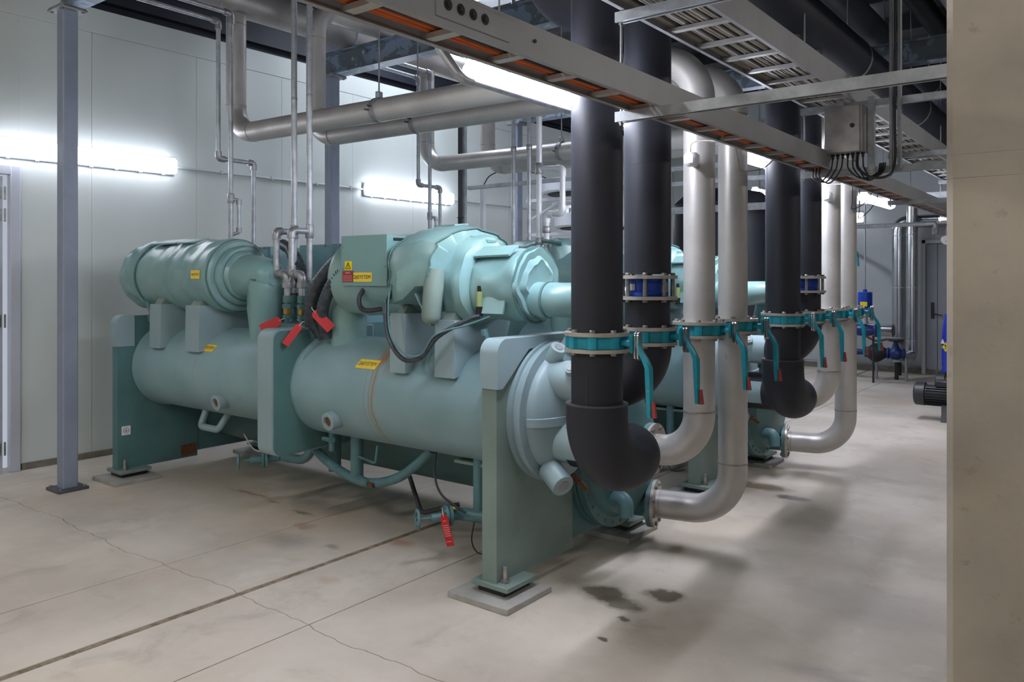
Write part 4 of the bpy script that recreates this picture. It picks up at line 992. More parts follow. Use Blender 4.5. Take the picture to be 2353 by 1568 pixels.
for xx, lab in ((-4.732, 'left of two slim galvanised pipes rising behind the green bag of the second chiller'), (-4.542, 'right of two slim galvanised pipes rising behind the green bag of the second chiller')):
    e = thing('relief_pipe', lab, 'pipe', (xx, 6.15, 1.2), 'galvanised relief pipes')
    MB().tube([(xx, 6.15, 1.1), (xx, 6.15, 4.78)], .020, 16).build('riser', 'galv', e)
    coupling(e, (xx, 6.15, 2.86), (0, 0, 1), .020, .05); coupling(e, (xx, 6.15, 1.9), (0, 0, 1), .020, .05)
e = thing('relief_pipe', 'bright white relief pipe with looped branch beside the nearest black pipe', 'pipe', (-4.136, 5.75, 1.75), 'white relief pipes')
MB().tube([(-4.136, 5.75, 1.62), (-4.136, 5.75, 4.78)], .025, 18).build('riser', 'pvc_white', e)
MB().tube(fillet([(-4.136, 5.75, 2.575), (-3.885, 5.75, 2.56), (-3.885, 5.75, 2.17), (-4.055, 5.75, 2.165), (-4.055, 5.75, 1.62)], .035, 6), .025, 18).build('branch', 'pvc_white', e)
for a_, b_, c_ in (((-3.95, 5.75, 2.562), (-3.885, 5.75, 2.56), (-3.885, 5.75, 2.49)), ((-3.885, 5.75, 2.24), (-3.885, 5.75, 2.17), (-3.95, 5.75, 2.168)), ((-3.99, 5.75, 2.166), (-4.055, 5.75, 2.165), (-4.055, 5.75, 2.09))):
    MB().tube(fillet([a_, b_, c_], .034, 6), .032, 18).build('elbow_fitting', 'pvc_white', e)
for (x_, z_) in ((-4.136, 2.575), (-4.136, 1.93), (-4.055, 2.03)): coupling(e, (x_, 5.75, z_), (0, 0, 1), .026, .10 if z_ > 2.5 else .06)
for x_ in (-4.136, -4.055):
    MB().lathe([(0, .027), (.02, .027)], (x_, 5.75, 1.80), (0, 0, 1), 16).build('copper_ring', 'rust', e)
    MB().lathe([(0, .030), (.04, .034), (.08, .034), (.09, .026), (.14, .026)], (x_, 5.75, 1.64), (0, 0, 1), 8).build('union_nut', 'teal_foam', e)
# vent lines by the wall
e = thing('vent_pipe', 'slim galvanised vent pipe stepping sideways on the wall above the left compressor', 'pipe', (-6.0, 4.1, 1.5), 'slim vent pipes', 'slim stepped vent pipe passing the second wall light')
MB().tube(fillet([(-6.0, 2.85, 3.75), (-6.0, 3.76, 3.745), (-6.0, 3.76, 2.60), (-6.0, 4.10, 2.60), (-6.0, 4.10, 1.5)], .03, 6), .0185, 16).build('pipe', 'galv', e)
for a_, b_, c_ in (((-6.0, 3.70, 3.745), (-6.0, 3.76, 3.745), (-6.0, 3.76, 3.68)), ((-6.0, 3.76, 2.66), (-6.0, 3.76, 2.60), (-6.0, 3.82, 2.60)), ((-6.0, 4.04, 2.60), (-6.0, 4.10, 2.60), (-6.0, 4.10, 2.54))):
    MB().tube(fillet([a_, b_, c_], .028, 6), .027, 16).build('elbow_fitting', 'fitting', e)
MB().cyl((-6.0, 4.10, 1.3), (-6.0, 4.10, 1.5), .022, 14).build('pipe_end', 'teal_pipe', e)
e = thing('vent_pipe', 'straight slim vent pipe in front of the first stainless riser, with a short bypass', 'pipe', (-5.85, 3.78, 1.5), 'slim vent pipes', 'straight slim vent pipe crossing the right end of the second wall light')
MB().tube(fillet([(-5.85, 2.85, 3.79), (-5.85, 3.78, 3.785), (-5.85, 3.78, 1.3)], .03, 6), .0195, 16).build('pipe', 'galv', e)
MB().tube(fillet([(-5.85, 3.72, 3.785), (-5.85, 3.78, 3.785), (-5.85, 3.78, 3.70)], .028, 6), .028, 16).build('elbow_fitting', 'fitting', e)
coupling(e, (-5.85, 3.78, 2.26), (0, 0, 1), .0195, .08)
MB().tube(fillet([(-5.85, 3.78, 2.25), (-5.81, 3.83, 2.25), (-5.81, 3.83, 1.98), (-5.85, 3.79, 1.96)], .02, 5), .015, 14).build('bypass', 'galv', e)
for z in (2.23, 2.0): MB().lathe([(0, .022), (.04, .022)], (-5.81, 3.83, z-.02), (0, 0, 1), 14).build('coupling', 'fitting', e)

# temperature sensor box strapped to the white pipe
e = thing('sensor_box', 'small white sensor box on the first white pipe with a thin cable', 'sensor', (-1.77, 3.88, 2.2), 'pipe sensors', 'small sensor box on the far white pipe')
MB().rbox(-1.83, -1.76, 3.82, 3.89, 2.185, 2.255, .014).build('housing', 'pvc_white', e)
MB().cyl((-1.80, 3.88, 2.205), (-1.81, 3.95, 2.20), .018, 14).build('well', 'flange_steel', e)
MB().tube(spline([(-1.80, 3.85, 2.255), (-1.78, 3.83, 2.30), (-1.70, 3.80, 2.30), (-1.60, 3.75, 2.285), (-1.56, 3.74, 2.33)], 8), .0035, 8).build('cable', 'cable_grey', e)

# ---- second bay
index_kids()
for (o, lab2) in list(COPY):
    c_ = copy_tree(o, None, (0, BAY, 0)); c_['label'] = lab2
    if o is ch: ch2 = c_
index_kids()

# jackets that only the second chiller has: a wide folded bag over its middle
g_ = MB(); g_.lathe([(0, .10), (.02, .19), (.1, .215), (.4, .21), (.62, .19), (.70, .16), (.72, .10)], (-4.56, 5.92, 1.745), (1, 0, -.03), 48, .012, 2.2); g_.build('jacket_bag', 'teal_jacket', ch2)
g_ = MB(); rg = []
for zz, rx, ry in ((1.93, .05, .16), (1.90, .10, .18), (1.8, .14, .18), (1.55, .145, .17), (1.25, .13, .16), (1.10, .12, .15)):
    rg.append([(-3.88+rx*math.cos(q)+.010*math.sin(4*q+zz*15), 5.80+ry*math.sin(q), zz+.02*math.sin(3*q)) for q in [2*math.pi*k/32 for k in range(32)]])
g_.loft(rg); g_.build('jacket_bag', 'teal_jacket', ch2)
MB().obox((-3.90, 5.62, 1.91), (1, .1, -.15), (0, 1, .4), (0, -.4, 1), .10, .02, .012).build('jacket_fold', 'jacket_edge', ch2)
MB().rbox(-4.2, -3.98, 5.72, 5.86, 1.575, 1.66, .01).build('relief_manifold', 'teal_foam', ch2)
MB().rbox(-4.14, -4.04, 5.75, 5.83, 1.2, 1.58, .01).build('relief_post', 'teal_foam', ch2)
# ---- stainless headers along the wall
def header(x, z, r, y0, y1, label, mat='stainless_dull'):
    e = thing('header_pipe', label, 'pipe', (x, (y0+y1)/2, z), 'stainless headers')
    MB().tube([(x, y0, z), (x, y1, z)], r, 44).build('pipe_run', mat, e)
    for yy in (y0+1.1, y0+3.4, y0+5.8): 
        if yy < y1: weld(e, (x, yy, z), (0, 1, 0), r)
    for yy in (2.72, 5.26, 8.34, 11.4):
        if y0 < yy < y1:
            MB().ring((x, yy, z), (0, 1, 0), r, r+.006, .04, 44).build('u_strap', 'galv', e)
            MB().rbox(x-.02, x+.02, yy-.03, yy+.03, z+r+.001, z+r+.06, .004).build('strap_lug', 'galv_dull', e)
header(-6.1, 4.01, .14, -2.0, 12.0, 'large stainless header pipe high along the left wall')
e = thing('header_pipe', 'stainless header pipe high up, right of the wall header', 'pipe', (-5.2, 7.0, 3.98), 'stainless headers')
MB().tube([(-5.2, 3.2, 4.05), (-5.2, 12.0, 4.05)], .12, 40).build('pipe_run', 'stainless_dull', e)

# ---- black headers overhead
def black_header(x, z, r, y0, y1, label, rings=(3.8, 6.2, 8.6, 11)):
    e = thing('insulated_header', label, 'pipe', (x, (y0+y1)/2, z), 'black overhead headers')
    MB().tube([(x, y0, z), (x, y1, z)], r, 40).build('insulation', 'black_foam', e)
    for yy in rings:
        MB().ring((x, yy, z), (0, 1, 0), r+.001, r+.006, .03, 40).build('hanger_ring', 'galv_dull', e)
        MB().cyl((x, yy, z+r), (x, yy, 5.0), .006, 8).build('hanger_rod', 'galv_dull', e)
black_header(-1.80, 3.38, .185, -1.0, 13.5, 'widest black overhead header pipe beside the grey cable tray', (2.05, 4.4, 6.8, 9.2, 11.6))
black_header(-2.02, 4.10, .125, 1.0, 13.5, 'slimmer black header pipe high behind the widest one', (4.2, 6.6, 9.0, 11.4))
black_header(-1.62, 4.32, .105, 1.0, 13.5, 'highest black header pipe near the steel strut', (5.0, 7.6, 10.2))
black_header(-1.33, 4.30, .10, 1.0, 13.5, 'black header pipe right of the upright strut')
e = thing('foil_duct', 'shiny foil wrapped duct at the top beside the pillar', 'duct', (-.93, 6.5, 3.6))
MB().tube([(-.86, -1.0, 3.60), (-.86, 13.5, 3.60)], .18, 36).build('duct', 'foil', e)
for yy in (3.2, 4.4, 5.6, 6.8, 8.0, 9.2): MB().ring((-.86, yy, 3.60), (0, 1, 0), .18, .186, .03, 36).build('joint_band', 'foil', e)
for yy in (3.6, 7.2, 10.8): MB().cyl((-.86, yy, 3.78), (-.86, yy, 5.0), .005, 8).build('hanger_rod', 'galv_dull', e)
e = thing('insulated_elbow', 'black insulated bend high behind the nearest black pipe', 'pipe', (-2.2, 3.62, 3.0), 'black insulated elbows')
MB().tube(fillet([(-1.85, 3.62, 3.08), (-2.52, 3.62, 3.08), (-2.52, 3.62, 4.6)], .3, 12), .17, 40).build('elbow_insulation', 'black_foam', e)

# ================================================================== CABLE TRAYS, STRUTS
def tray(name, x0, x1, z0, h, y0, y1, label, step=.30, ph=0.0):
    e = thing(name, label, 'cable tray', ((x0+x1)/2, (y0+y1)/2, z0), 'ladder cable trays')
    fl_ = .020; t_ = .003
    for (xe, s_) in ((x0, 1), (x1, -1)):
        pol = [(xe, z0), (xe+s_*fl_, z0), (xe+s_*fl_, z0+t_), (xe+s_*t_, z0+t_), (xe+s_*t_, z0+h-t_), (xe+s_*fl_, z0+h-t_), (xe+s_*fl_, z0+h), (xe, z0+h)]
        MB().prism(pol, 'xz', y0, y1).build('side_rail', 'tray_metal', e)
    rm = MB(); w_ = (x1-x0)/2-.004
    rm.prism([(-.018, 0), (-.018, .016), (-.015, .016), (-.015, .003), (.015, .003), (.015, .016), (.018, .016), (.018, 0)], 'yz', -w_, w_)
    rm = rm.mesh('rung', 'rung_metal')
    y = y0+.1+ph
    while y < y1-.05:
        obj('rung', rm, e, ((x0+x1)/2, y, z0+.006)); y += step
    return e
t1 = tray('cable_tray', -1.61, -1.45, 2.279, .102, -1.5, 12.6, 'narrow ladder cable tray with orange cables in front of the black pipes', .30, .07)
sp = MB().rbox(-1.449, -1.446, 1.545, 1.86, 2.298, 2.366, .001).build('splice_plate', 'tray_metal', t1)
for k in range(4): MB().lathe([(0, .016), (.002, .016), (.002, .009), (.008, .009)], (-1.446, 1.59+.052*k, 2.337), (1, 0, 0), 16).build('splice_bolt', 'dark_steel', t1)
MB().cyl((-1.449, 1.99, 2.333), (-1.444, 1.99, 2.333), .006, 10).build('splice_bolt', 'dark_steel', t1)
t2 = tray('cable_tray', -1.63, -1.315, 2.690, .128, 1.2, 12.6, 'wide ladder cable tray with grey cables, upper right', .30, .15)
def cable(x, z, y0, y1, r, mat, label, group, seed, cat='cable', amp=.008):
    rnd = random.Random(seed); a_, b_, c_ = rnd.random()*6, rnd.random()*6, rnd.random()*6
    n = int((y1-y0)/.09); pts = [(x+amp*math.sin(y0*2+i*.19+a_)+amp*.6*math.sin(i*.07+b_), y0+(y1-y0)*i/n, z+r+abs(.004*math.sin(i*.25+c_))) for i in range(n+1)]
    o = MB().tube(pts, r, 8).build('cable', mat)
    tag(o, label, cat, group); return o
for k, (dx, mt) in enumerate(((.012, 'cable_orange'), (.026, 'cable_orange'), (.040, 'cable_orange'), (.055, 'cable_dark'), (.069, 'cable_orange'), (.083, 'cable_orange'), (.096, 'cable_dark'), (.110, 'cable_grey'), (.123, 'cable_grey'))):
    lab = {'cable_orange': 'orange cable lying along the narrow tray', 'cable_dark': 'black cable lying among the orange cables in the narrow tray', 'cable_grey': 'grey cable lying beside the orange cables in the narrow tray'}[mt]
    cable(-1.61+.012+dx, 2.302, -1.4, 12.5, .0062, mt, lab, lab.split(' lying')[0]+'s in the narrow tray', 20+k, amp=.004)
for k in range(16):
    mt = ['cable_grey', 'cable_grey', 'cable_dark', 'cable_grey', 'cable_white', 'cable_dark'][k % 6]
    lab = {'cable_grey': 'beige cable lying along the wide upper tray', 'cable_dark': 'black cable lying along the wide upper tray', 'cable_white': 'whitish cable lying along the wide upper tray'}[mt]
    cable(-1.63+.030+.0165*k, 2.712, 1.25, 12.5, .0075, mt, lab, lab.split(' lying')[0]+'s in the wide tray', 60+k, amp=.005)
def strut_sec(c0, c1, w_=.0205, open_down=True):
    """C-channel between two points, horizontal along x"""
    (x0, y, z), (x1, _, _) = c0, c1; t_ = .003
    s_ = -1 if open_down else 1
    pol = [(y-w_, z-s_*w_), (y+w_, z-s_*w_), (y+w_, z+s_*w_), (y+w_*.5, z+s_*w_), (y+w_*.5, z+s_*(w_-t_)), (y+w_-t_, z+s_*(w_-t_)), (y+w_-t_, z-s_*(w_-t_)), (y-w_+t_, z-s_*(w_-t_)), (y-w_+t_, z+s_*(w_-t_)), (y-w_*.5, z+s_*(w_-t_)), (y-w_*.5, z+s_*w_), (y-w_, z+s_*w_)]
    return MB().prism(pol, 'yz', x0, x1)
def trapeze(y, xr, label, rods=(-1.637,)):
    e = thing('trapeze_hanger', label, 'cable tray support', (-1.2, y, 2.24), 'strut trapezes')
    for z in (2.2585, 2.6655):
        s_ = strut_sec((-1.656, y, z), (xr, y, z)).build('strut_channel', 'galv', e)
    for xr_ in rods:
        MB().cyl((xr_, y, 2.225), (xr_, y, 4.22 if xr_ < 0 else 5.0), .0055, 8).build('threaded_rod', 'galv_dull', e)
        for z in (2.232, 2.64): obj('nut', BOLT_S, e, (xr_, y, z), axis=(0, 0, -1))
trapeze(2.85, -.396, 'front pair of galvanised struts fixed to the concrete pillar under the trays')
trapeze(5.185, .30, 'second pair of galvanised struts behind the grey junction box', (-1.637, .2))
trapeze(7.53, .30, 'third pair of galvanised struts farther along the trays', (-1.637, .2))
trapeze(9.9, .30, 'last pair of galvanised struts near the back', (-1.637, .2))
def strut_run(x0, x1, y, z, label, double=False):
    e = thing('strut_channel', label, 'strut', ((x0+x1)/2, y, z), 'galvanised strut channels')
    strut_sec((x0, y, z), (x1, y, z)).build('channel', 'galv', e)
    if double: strut_sec((x0, y, z+.042), (x1, y, z+.042), open_down=False).build('channel', 'galv', e)
    return e
s_ = strut_run(-6.03, -1.94, 6.985, 2.645, 'long galvanised strut crossing behind the second chiller')
u_ = MB(); u_.rbox(-6.115, -6.07, 6.965, 7.005, 0, 4.8, .002); u_.build('upright', 'galv', s_)
cu = thing('cable_bundle', 'black cable bundle strapped to the galvanised upright strut', 'cable', (-6.12, 6.94, 0))
for k in range(3): MB().cyl((-6.14+.02*k, 6.94, 0.02), (-6.14+.02*k, 6.94, 4.8), .011, 10).build('cable', 'cable_dark', cu)
for z in (1.0, 2.0, 2.3, 2.9, 3.4): MB().rbox(-6.155, -6.085, 6.925, 6.962, z, z+.012, .002).build('cable_tie', 'black_plastic', cu)
strut_run(-5.0, -1.0, 9.2, 2.43, 'double galvanised strut far behind the white pipes', True)
strut_run(-4.2, -1.94, 6.985, 2.50, 'lower galvanised strut behind the white pipes')
e = thing('white_post', 'slim white trunking post behind the jacketed compressor hood', 'trunking', (-5.867, 7.05, 0))
MB().rbox(-5.894, -5.84, 7.025, 7.075, 0.0, 2.677, .004).build('trunking', 'pvc_white', e)
MB().tube(spline([(-5.86, 7.05, 2.67), (-5.75, 7.05, 2.78), (-5.45, 7.04, 2.83), (-5.15, 7.02, 2.76), (-4.95, 7.0, 2.68)], 8), .007, 8).build('cable', 'cable_dark', e)
e = thing('conduit', 'galvanised conduit elbow running along the batten light left of the black pipes', 'conduit', (-2.09, 2.35, 2.36))
MB().tube(fillet([(-2.165, 2.33, 4.99), (-2.165, 2.33, 2.52), (-2.075, 2.36, 2.387), (-2.075, 3.9, 2.385)], .035, 8), .013, 14).build('conduit', 'galv', e)
MB().tube(fillet([(-2.165, 2.33, 2.60), (-2.165, 2.33, 2.52), (-2.075, 2.36, 2.387), (-2.075, 2.42, 2.387)], .035, 8), .020, 16).build('elbow_fitting', 'fitting', e)
e = thing('vertical_strut', 'upright galvanised strut pair carrying a dark cable right of the junction box', 'strut', (-1.08, 5.13, 2.24))
for dx in (-.025, .02): MB().rbox(-1.085+dx-.010, -1.085+dx+.008, 5.115, 5.155, 2.25, 4.85, .002).build('channel', 'galv_dull', e)
e = thing('dark_cable', 'dark cable looping from the junction box and up the upright strut', 'cable', (-1.08, 5.1, 2.3))
MB().tube(spline([(-1.28, 5.05, 2.34), (-1.27, 5.02, 2.26), (-1.20, 5.0, 2.20), (-1.12, 5.05, 2.20), (-1.088, 5.11, 2.28), (-1.088, 5.11, 2.6), (-1.086, 5.11, 3.4), (-1.088, 5.11, 4.8)], 8), .008, 8).build('cable', 'cable_dark', e)
# junction box on the second trapeze
e = thing('junction_box', 'square galvanised junction box with cable glands hung on the strut', 'junction box', (-1.35, 5.1, 2.36))
bx_ = MB().rbox(-1.462, -1.245, 5.02, 5.145, 2.358, 2.640, .004).build('enclosure', 'box_steel', e)
MB().rbox(-1.464, -1.258, 5.008, 5.021, 2.360, 2.640, .003).build('cover', 'box_steel', e)
MB().lathe([(0, .014), (.008, .013)], (-1.30, 5.009, 2.515), (0, -1, 0), 18).build('lock', 'black_plastic', e)
for k in range(7):
    x = -1.43+.029*k
    g_ = MB().lathe([(0, .011), (.012, .011), (.014, .008), (.03, .007)], (x, 5.075, 2.359), (0, 0, -1), 10).build('gland', 'black_plastic', e)
MB().rbox(-1.243, -1.205, 5.125, 5.163, 2.24, 2.70, .002).build('bracket_channel', 'galv', e)
MB().rbox(-1.43, -1.385, 5.145, 5.163, 2.63, 2.70, .002).build('bracket_clip', 'galv', e)
for k in range(7):
    x = -1.43+.029*k; s_ = -1 if k < 3 else 1
    tx = -1.55+.02*k if k < 3 else -1.16+.01*(k-5)
    o = MB().tube(spline([(x, 5.075, 2.33), (x+.01*s_, 5.06, 2.26), ((x+tx)/2, 5.05, 2.20-.008*(k % 3)), (tx, 5.08, 2.225), (tx+.01*s_, 5.12, 2.29)], 7), .0045, 7).build('cable', 'cable_dark')
    tag(o, 'thin black cable looping below the junction box glands', 'cable', 'cables under the junction box')
for k, (y_, l_) in enumerate(((4.30, 'thin grey cable drooping below the narrow tray across the second white pipe'), (6.55, 'thin dark cable drooping from the tray past the far white pipes'), (6.75, 'second thin dark cable drooping lower past the far white pipes'))):
    o = MB().tube(spline([(-1.62, y_-.3, 2.29), (-1.66, y_-.15, 2.22-.04*k), (-1.70, y_, 2.20-.06*k), (-1.66, y_+.2, 2.23-.03*k), (-1.62, y_+.3, 2.30)], 8), .0035, 7).build('cable', 'cable_grey' if k == 0 else 'cable_dark')
    tag(o, l_, 'cable')

# ================================================================== BACKGROUND EQUIPMENT
def lathe_part(parent, nm, mat, o, ax, prof, n=28): return MB().lathe(prof, o, ax, n).build(nm, mat, parent)
# black buffer tank
e = thing('buffer_tank', 'big black insulated tank behind the white pipes', 'tank', (-4.25, 10.1, 0))
lathe_part(e, 'shell', 'black_foam', (-4.25, 10.1, .12), (0, 0, 1), [(0, .2), (.02, .5), (.12, .66), (2.45, .66), (2.6, .5), (2.68, .1)], 48)
for k in range(3):
    th = 2*math.pi*k/3+.3; MB().rbox(-4.25+.5*math.cos(th)-.04, -4.25+.5*math.cos(th)+.04, 10.1+.5*math.sin(th)-.04, 10.1+.5*math.sin(th)+.04, 0, .3, .005).build('leg', 'dark_steel', e)
MB().tube(fillet([(-3.55, 9.9, 1.45), (-2.9, 9.7, 1.45), (-2.9, 9.7, 3.9)], .2, 10), .14, 32).build('side_pipe', 'stainless_dull', e)
# white fan units on brackets by the far column
def fan_unit(x, y, z, label):
    e = thing('fan_unit', label, 'fan unit', (x, y, z), 'white fan units')
    MB().lathe([(0, .50), (.02, .52), (.16, .52), (.18, .50)], (x, y, z), (0, 0, 1), 48).build('casing', 'fan_white', e)
    MB().lathe([(0, .44), (.012, .45)], (x, y, z-.012), (0, 0, 1), 40).build('grille', 'dark_steel', e)
    MB().lathe([(0, .09), (.04, .10)], (x, y, z-.05), (0, 0, 1), 24).build('hub', 'dark_steel', e)
    for dy in (-.3, .3): MB().rbox(-6.42, x+.2, y+dy-.025, y+dy+.025, z-.10, z-.055, .003).build('bracket_arm', 'fan_white', e)
    for dy in (-.3, .3): MB().tube([(-6.38, y+dy, z-.34), (x-.1, y+dy, z-.1)], .018, 8).build('brace', 'fan_white', e)
fan_unit(-5.75, 8.95, 2.72, 'upper white round fan unit on brackets at the far column')
fan_unit(-5.55, 8.95, 2.26, 'lower white round fan unit on brackets at the far column')
e = thing('air_unit', 'white cabinet below the fan units at the far column', 'air unit', (-5.3, 9.4, 0))
MB().rbox(-5.9, -4.9, 9.0, 9.9, .1, 2.02, .02).build('cabinet', 'fan_white', e); MB().rbox(-5.85, -4.95, 9.05, 9.85, 0, .1, .01).build('plinth', 'dark_steel', e)
for k in range(10): MB().rbox(-5.8, -5.0, 8.99, 9.0, .4+.12*k, .45+.12*k, .003).build('louvre', 'fixture_body', e)
# silver clad pipes on the back wall
e = thing('clad_pipe', 'silver clad pipe rising on the far wall and turning right at the top', 'pipe', (-2.98, 14.3, .45), 'silver clad pipes')
MB().tube(fillet([(-2.98, 14.3, .45), (-2.98, 14.3, 2.53), (-.5, 14.3, 2.53)], .14, 10), .105, 32).build('cladding', 'clad_metal', e)
for z in (.62, 1.45, 2.3): MB().ring((-2.98, 14.3, z), (0, 0, 1), .1, .107, .012, 32).build('joint_band', 'galv', e)
MB().tube([(-2.98, 14.3, 0), (-2.98, 14.3, .45)], .04, 16).build('support_leg', 'dark_steel', e)
e = thing('clad_pipe', 'silver clad pipe with a bend at its foot, beside the grey far door', 'pipe', (-2.732, 14.05, .3), 'silver clad pipes')
MB().tube(fillet([(-2.88, 13.6, .36), (-2.732, 14.05, .33), (-2.732, 14.05, 2.75)], .11, 10), .082, 32).build('cladding', 'clad_metal', e)
for z in (.6, 1.45, 2.3): MB().ring((-2.732, 14.05, z), (0, 0, 1), .08, .085, .012, 32).build('joint_band', 'galv', e)
MB().tube([(-2.88, 13.66, 0), (-2.88, 13.66, .33)], .03, 12).build('support_leg', 'dark_steel', e)
e = thing('clad_pipe', 'horizontal silver clad pipe low on the far wall behind the blue valve', 'pipe', (-3.3, 14.3, .74), 'silver clad pipes')
MB().tube([(-4.4, 14.25, .74), (-3.06, 14.25, .74)], .105, 28).build('cladding', 'clad_metal', e)
MB().tube([(-4.0, 14.25, 0), (-4.0, 14.25, .66)], .035, 12).build('support_leg', 'dark_steel', e)
# blue control valve with actuator
e = thing('control_valve', 'blue control valve with blue actuator on top, by the far wall', 'valve', (-3.2, 13.05, .6))
lathe_part(e, 'body', 'pump_blue', (-3.45, 13.05, .80), (1, 0, 0), [(0, .10), (.025, .10), (.03, .055), (.08, .06), (.15, .085), (.25, .095), (.33, .08), (.39, .055), (.395, .10), (.42, .10)])
lathe_part(e, 'yoke', 'galv_dull', (-3.2, 13.05, .9), (0, 0, 1), [(0, .06), (.03, .04), (.2, .035), (.22, .06)], 16)
lathe_part(e, 'actuator', 'valve_blue', (-3.2, 13.05, 1.13), (0, 0, 1), [(0, .08), (.01, .105), (.25, .105), (.26, .09), (.265, .03), (.30, .03)], 28)
MB().rbox(-3.24, -3.14, 12.93, 12.945, 1.17, 1.24, .003).build('label', 'warn_yellow', e)
MB().tube([(-3.2, 13.05, 1.42), (-3.2, 13.05, 3.2)], .011, 8).build('conduit', 'galv_dull', e)
for x in (-3.40, -3.08): MB().tube([(x, 13.05, 0), (x, 13.05, .72)], .016, 10).build('support_leg', 'dark_steel', e)
# pipe train with bellows and gate valve near the floor
e = thing('pump_valve_train', 'low blue pipe train with hand wheel and black bellows along the far wall', 'valve', (-3.2, 13.55, .2))
lathe_part(e, 'strainer', 'pump_blue', (-3.62, 13.55, .42), (1, 0, 0), [(0, .1), (.025, .1), (.03, .06), (.12, .06), (.13, .1), (.15, .1), (.16, .05), (.28, .04), (.30, .08), (.33, .08)])
lathe_part(e, 'bellows', 'black_rubber', (-3.29, 13.55, .42), (1, 0, 0), [(0, .08), (.02, .09), (.08, .14), (.14, .155), (.2, .13), (.27, .08), (.29, .07)])
lathe_part(e, 'gate_valve', 'pump_blue', (-2.99, 13.55, .42), (1, 0, 0), [(0, .09), (.025, .09), (.03, .06), (.08, .09), (.13, .10), (.18, .09), (.22, .06), (.225, .09), (.25, .09)])
lathe_part(e, 'bonnet', 'pump_blue', (-2.87, 13.55, .48), (0, 0, 1), [(0, .075), (.05, .05), (.1, .03), (.16, .02)])
wheel((-2.87, 13.55, .63), (0, 0, 1), .10).build('hand_wheel', 'dark_steel', e)
lathe_part(e, 'gate_valve', 'pump_blue', (-3.86, 13.55, .42), (1, 0, 0), [(0, .09), (.025, .09), (.03, .06), (.12, .1), (.2, .06), (.215, .09), (.24, .09)])
lathe_part(e, 'bonnet', 'pump_blue', (-3.74, 13.55, .5), (0, 0, 1), [(0, .07), (.05, .05), (.1, .03), (.2, .02)])
wheel((-3.74, 13.55, .71), (0, 0, 1), .09).build('hand_wheel', 'dark_steel', e)
for x in (-3.55, -3.15, -2.72): MB().rbox(x-.018, x+.018, 13.53, 13.57, 0, .36, .004).build('support_leg', 'galv_dull', e)
MB().tube(spline([(-3.4, 13.7, .70), (-3.2, 13.7, .60), (-3.0, 13.7, .63), (-2.8, 13.72, .58)], 6), .018, 8).build('copper_line', 'rust', e)
# lever valve high at left of the far corner
e = thing('lever_valve', 'small teal lever valve high on the far wall', 'valve', (-3.55, 14.1, 1.9))
MB().tube([(-3.9, 14.82, 2.1), (-3.6, 14.0, 2.1)], .03, 12).build('body', 'valve_teal', e)
MB().tube([(-3.6, 14.0, 2.1), (-3.56, 13.98, 2.02), (-3.53, 13.97, 1.80)], [.02, .026, .018], 8).build('lever', 'valve_teal', e)
# blue drum with placards, half hidden by the pillar
e = thing('plastic_drum', 'bright blue plastic drum with warning diamonds beside the pillar', 'drum', (-1.76, 12.45, 0))
lathe_part(e, 'barrel', 'drum_blue', (-1.76, 12.45, 0), (0, 0, 1), [(0, .24), (.02, .27), (.12, .29), (.34, .285), (.36, .275), (.38, .285), (.72, .285), (.74, .275), (.76, .285), (.95, .27), (1.06, .25), (1.10, .255), (1.12, .24), (1.125, .2)], 40)
dirn = Vector((-.55, -.83, 0)).normalized()
for (th, mt, z) in ((212, 'label_white', .70), (226, 'warn_yellow', .66)):
    d_ = Vector((math.cos(R(th)), math.sin(R(th)), 0)); tg = Vector((-d_.y, d_.x, 0)); p_ = Vector((-1.76, 12.45, z))+d_*.291
    s_ = .066
    b_ = MB(); b_.add([p_+tg*a+Vector((0, 0, b))+d_*c2 for c2 in (0, .004) for a, b in ((0, -s_), (s_, 0), (0, s_), (-s_, 0))], [(3, 2, 1, 0), (4, 5, 6, 7), (0, 1, 5, 4), (1, 2, 6, 5), (2, 3, 7, 6), (3, 0, 4, 7)])
    lab = b_.build('placard', mt, e)
    if mt == 'label_white':
        MB().add([p_+tg*a+Vector((0, 0, b))+d_*.005 for a, b in ((0, -s_*.9), (s_*.9, 0), (-s_*.9, 0))], [(0, 1, 2)]).build('placard_half', 'ink', lab)
    else:
        MB().obox(p_+d_*.005+Vector((0, 0, .015)), tg, (0, 0, 1), d_, .011, .016, .0006).build('placard_symbol', 'ink', lab)
        MB().obox(p_+d_*.005+Vector((0, 0, -.022)), tg, (0, 0, 1), d_, .022, .004, .0006).build('placard_print', 'ink', lab)
d_ = Vector((math.cos(R(248)), math.sin(R(248)), 0)); tg = Vector((-d_.y, d_.x, 0)); p_ = Vector((-1.76, 12.45, .68))+d_*.288
MB().obox(p_, tg, (0, 0, 1), d_, .07, .09, .002).build('label', 'label_white', e)
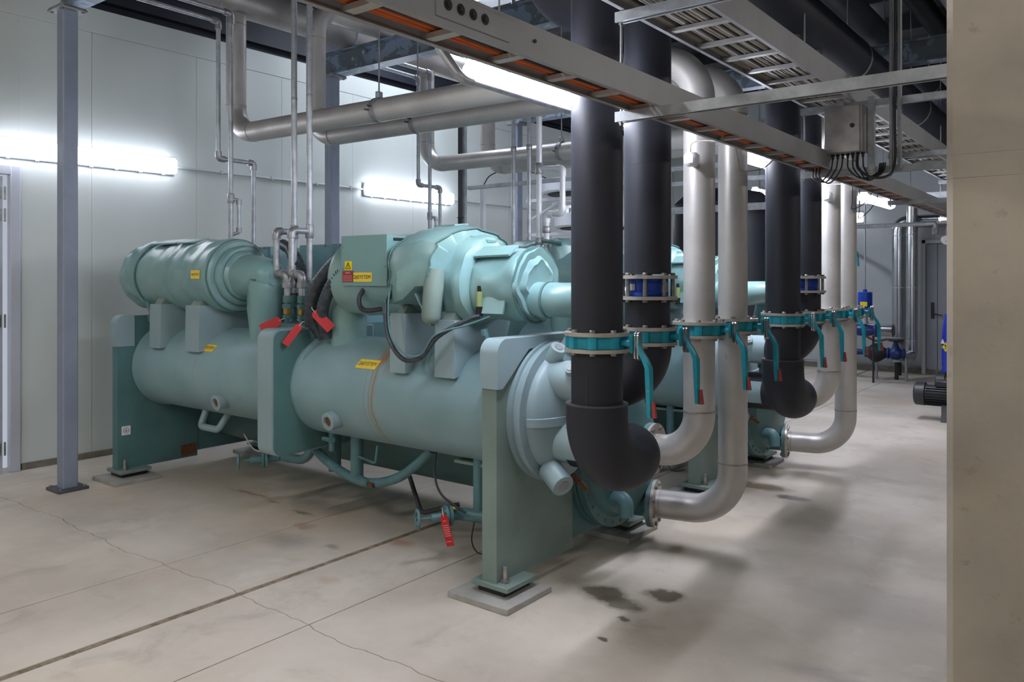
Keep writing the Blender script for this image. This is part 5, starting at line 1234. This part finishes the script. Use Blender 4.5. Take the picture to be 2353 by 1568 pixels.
# pump motors on their plinth behind the pillar
def motor(x, y, z, label, s=1.0, base=True):
    e = thing('pump_motor', label, 'motor', (x+.3, y, 0), 'black pump motors')
    lathe_part(e, 'fan_cowl', 'motor_black', (x, y, z), (1, 0, 0), [(0, .05*s), (0, .115*s), (.015, .13*s), (.11*s, .132*s), (.115*s, .12*s)], 32)
    lathe_part(e, 'frame', 'motor_black', (x+.11*s, y, z), (1, 0, 0), [(0, .108*s), (.5*s, .108*s)], 32)
    for k in range(26):
        th = 2*math.pi*k/26
        if math.sin(th) > .75: continue
        d_ = Vector((0, math.cos(th), math.sin(th))); t_ = Vector((0, -math.sin(th), math.cos(th)))
        MB().obox(Vector((x+.36*s, y, z))+d_*.117*s, (1, 0, 0), d_, t_, .24*s, .010*s, .0025*s).build('cooling_fin', 'motor_black', e)
    MB().rbox(x+.22*s, x+.42*s, y-.08*s, y+.08*s, z+.09*s, z+.165*s, .012).build('terminal_box', 'motor_black', e)
    MB().ring((x+.47*s, y, z+.155*s), (.3, 1, 0), .014, .026, .012, 18).build('lifting_eye', 'galv_dull', e)
    MB().prism([(y-.12, 0.0), (y+.12, 0.0), (y+.12, .02), (y+.07, .09), (y+.07, z-.1*s), (y-.07, z-.1*s), (y-.07, .09), (y-.12, .02)], 'yz', x+.28*s, x+.75*s).build('plinth', 'pad_concrete' if not base else 'column_base', e)
motor(-1.92, 10.02, .29, 'finned black pump motor peeping out left of the pillar near the floor')
motor(-1.86, 10.95, .33, 'second black pump motor behind the first one', .95)
motor(-1.85, 11.75, .36, 'third black pump motor in front of the blue drum', .95)
# dial gauge beside the pillar
e = thing('dial_gauge', 'round white dial gauge beside the pillar at head height', 'gauge', (-1.80, 11.25, 2.08))
gd = Vector((.3, -1, 0)).normalized()
MB().lathe([(0, .062), (.03, .062), (.032, .055)], (-1.80, 11.25, 2.08), gd, 28).build('case', 'galv', e)
MB().lathe([(0, .053), (.002, .053)], Vector((-1.80, 11.25, 2.08))+gd*.033, gd, 28).build('dial', 'label_white', e)
MB().obox(Vector((-1.80, 11.25, 2.07))+gd*.037, (.5, .15, .5), (0, 0, 1), gd, .02, .003, .001).build('needle', 'ink', e)
MB().tube([(-1.80, 11.26, 2.14), (-1.80, 11.26, 2.24), (-1.4, 11.4, 2.25)], .014, 8).build('siphon', 'fitting', e)
# galvanised pipe in front of the clad pipe
e = thing('galvanised_pipe', 'thin bright galvanised pipe crossing before the silver clad pipes', 'pipe', (-2.6, 11.3, 2.3))
MB().tube(fillet([(-4.5, 11.3, 2.28), (-1.93, 11.3, 2.30), (-1.93, 11.3, 2.18)], .03, 6), .028, 14).build('pipe', 'galv', e)
MB().lathe([(0, .036), (.08, .036)], (-1.93, 11.3, 2.16), (0, 0, 1), 8).build('union_nut', 'fitting', e)
for x in (-4.2, -3.6, -2.9): MB().cyl((x, 11.3, 2.30), (x, 11.3, 5.0), .006, 8).build('hanger_rod', 'galv_dull', e)
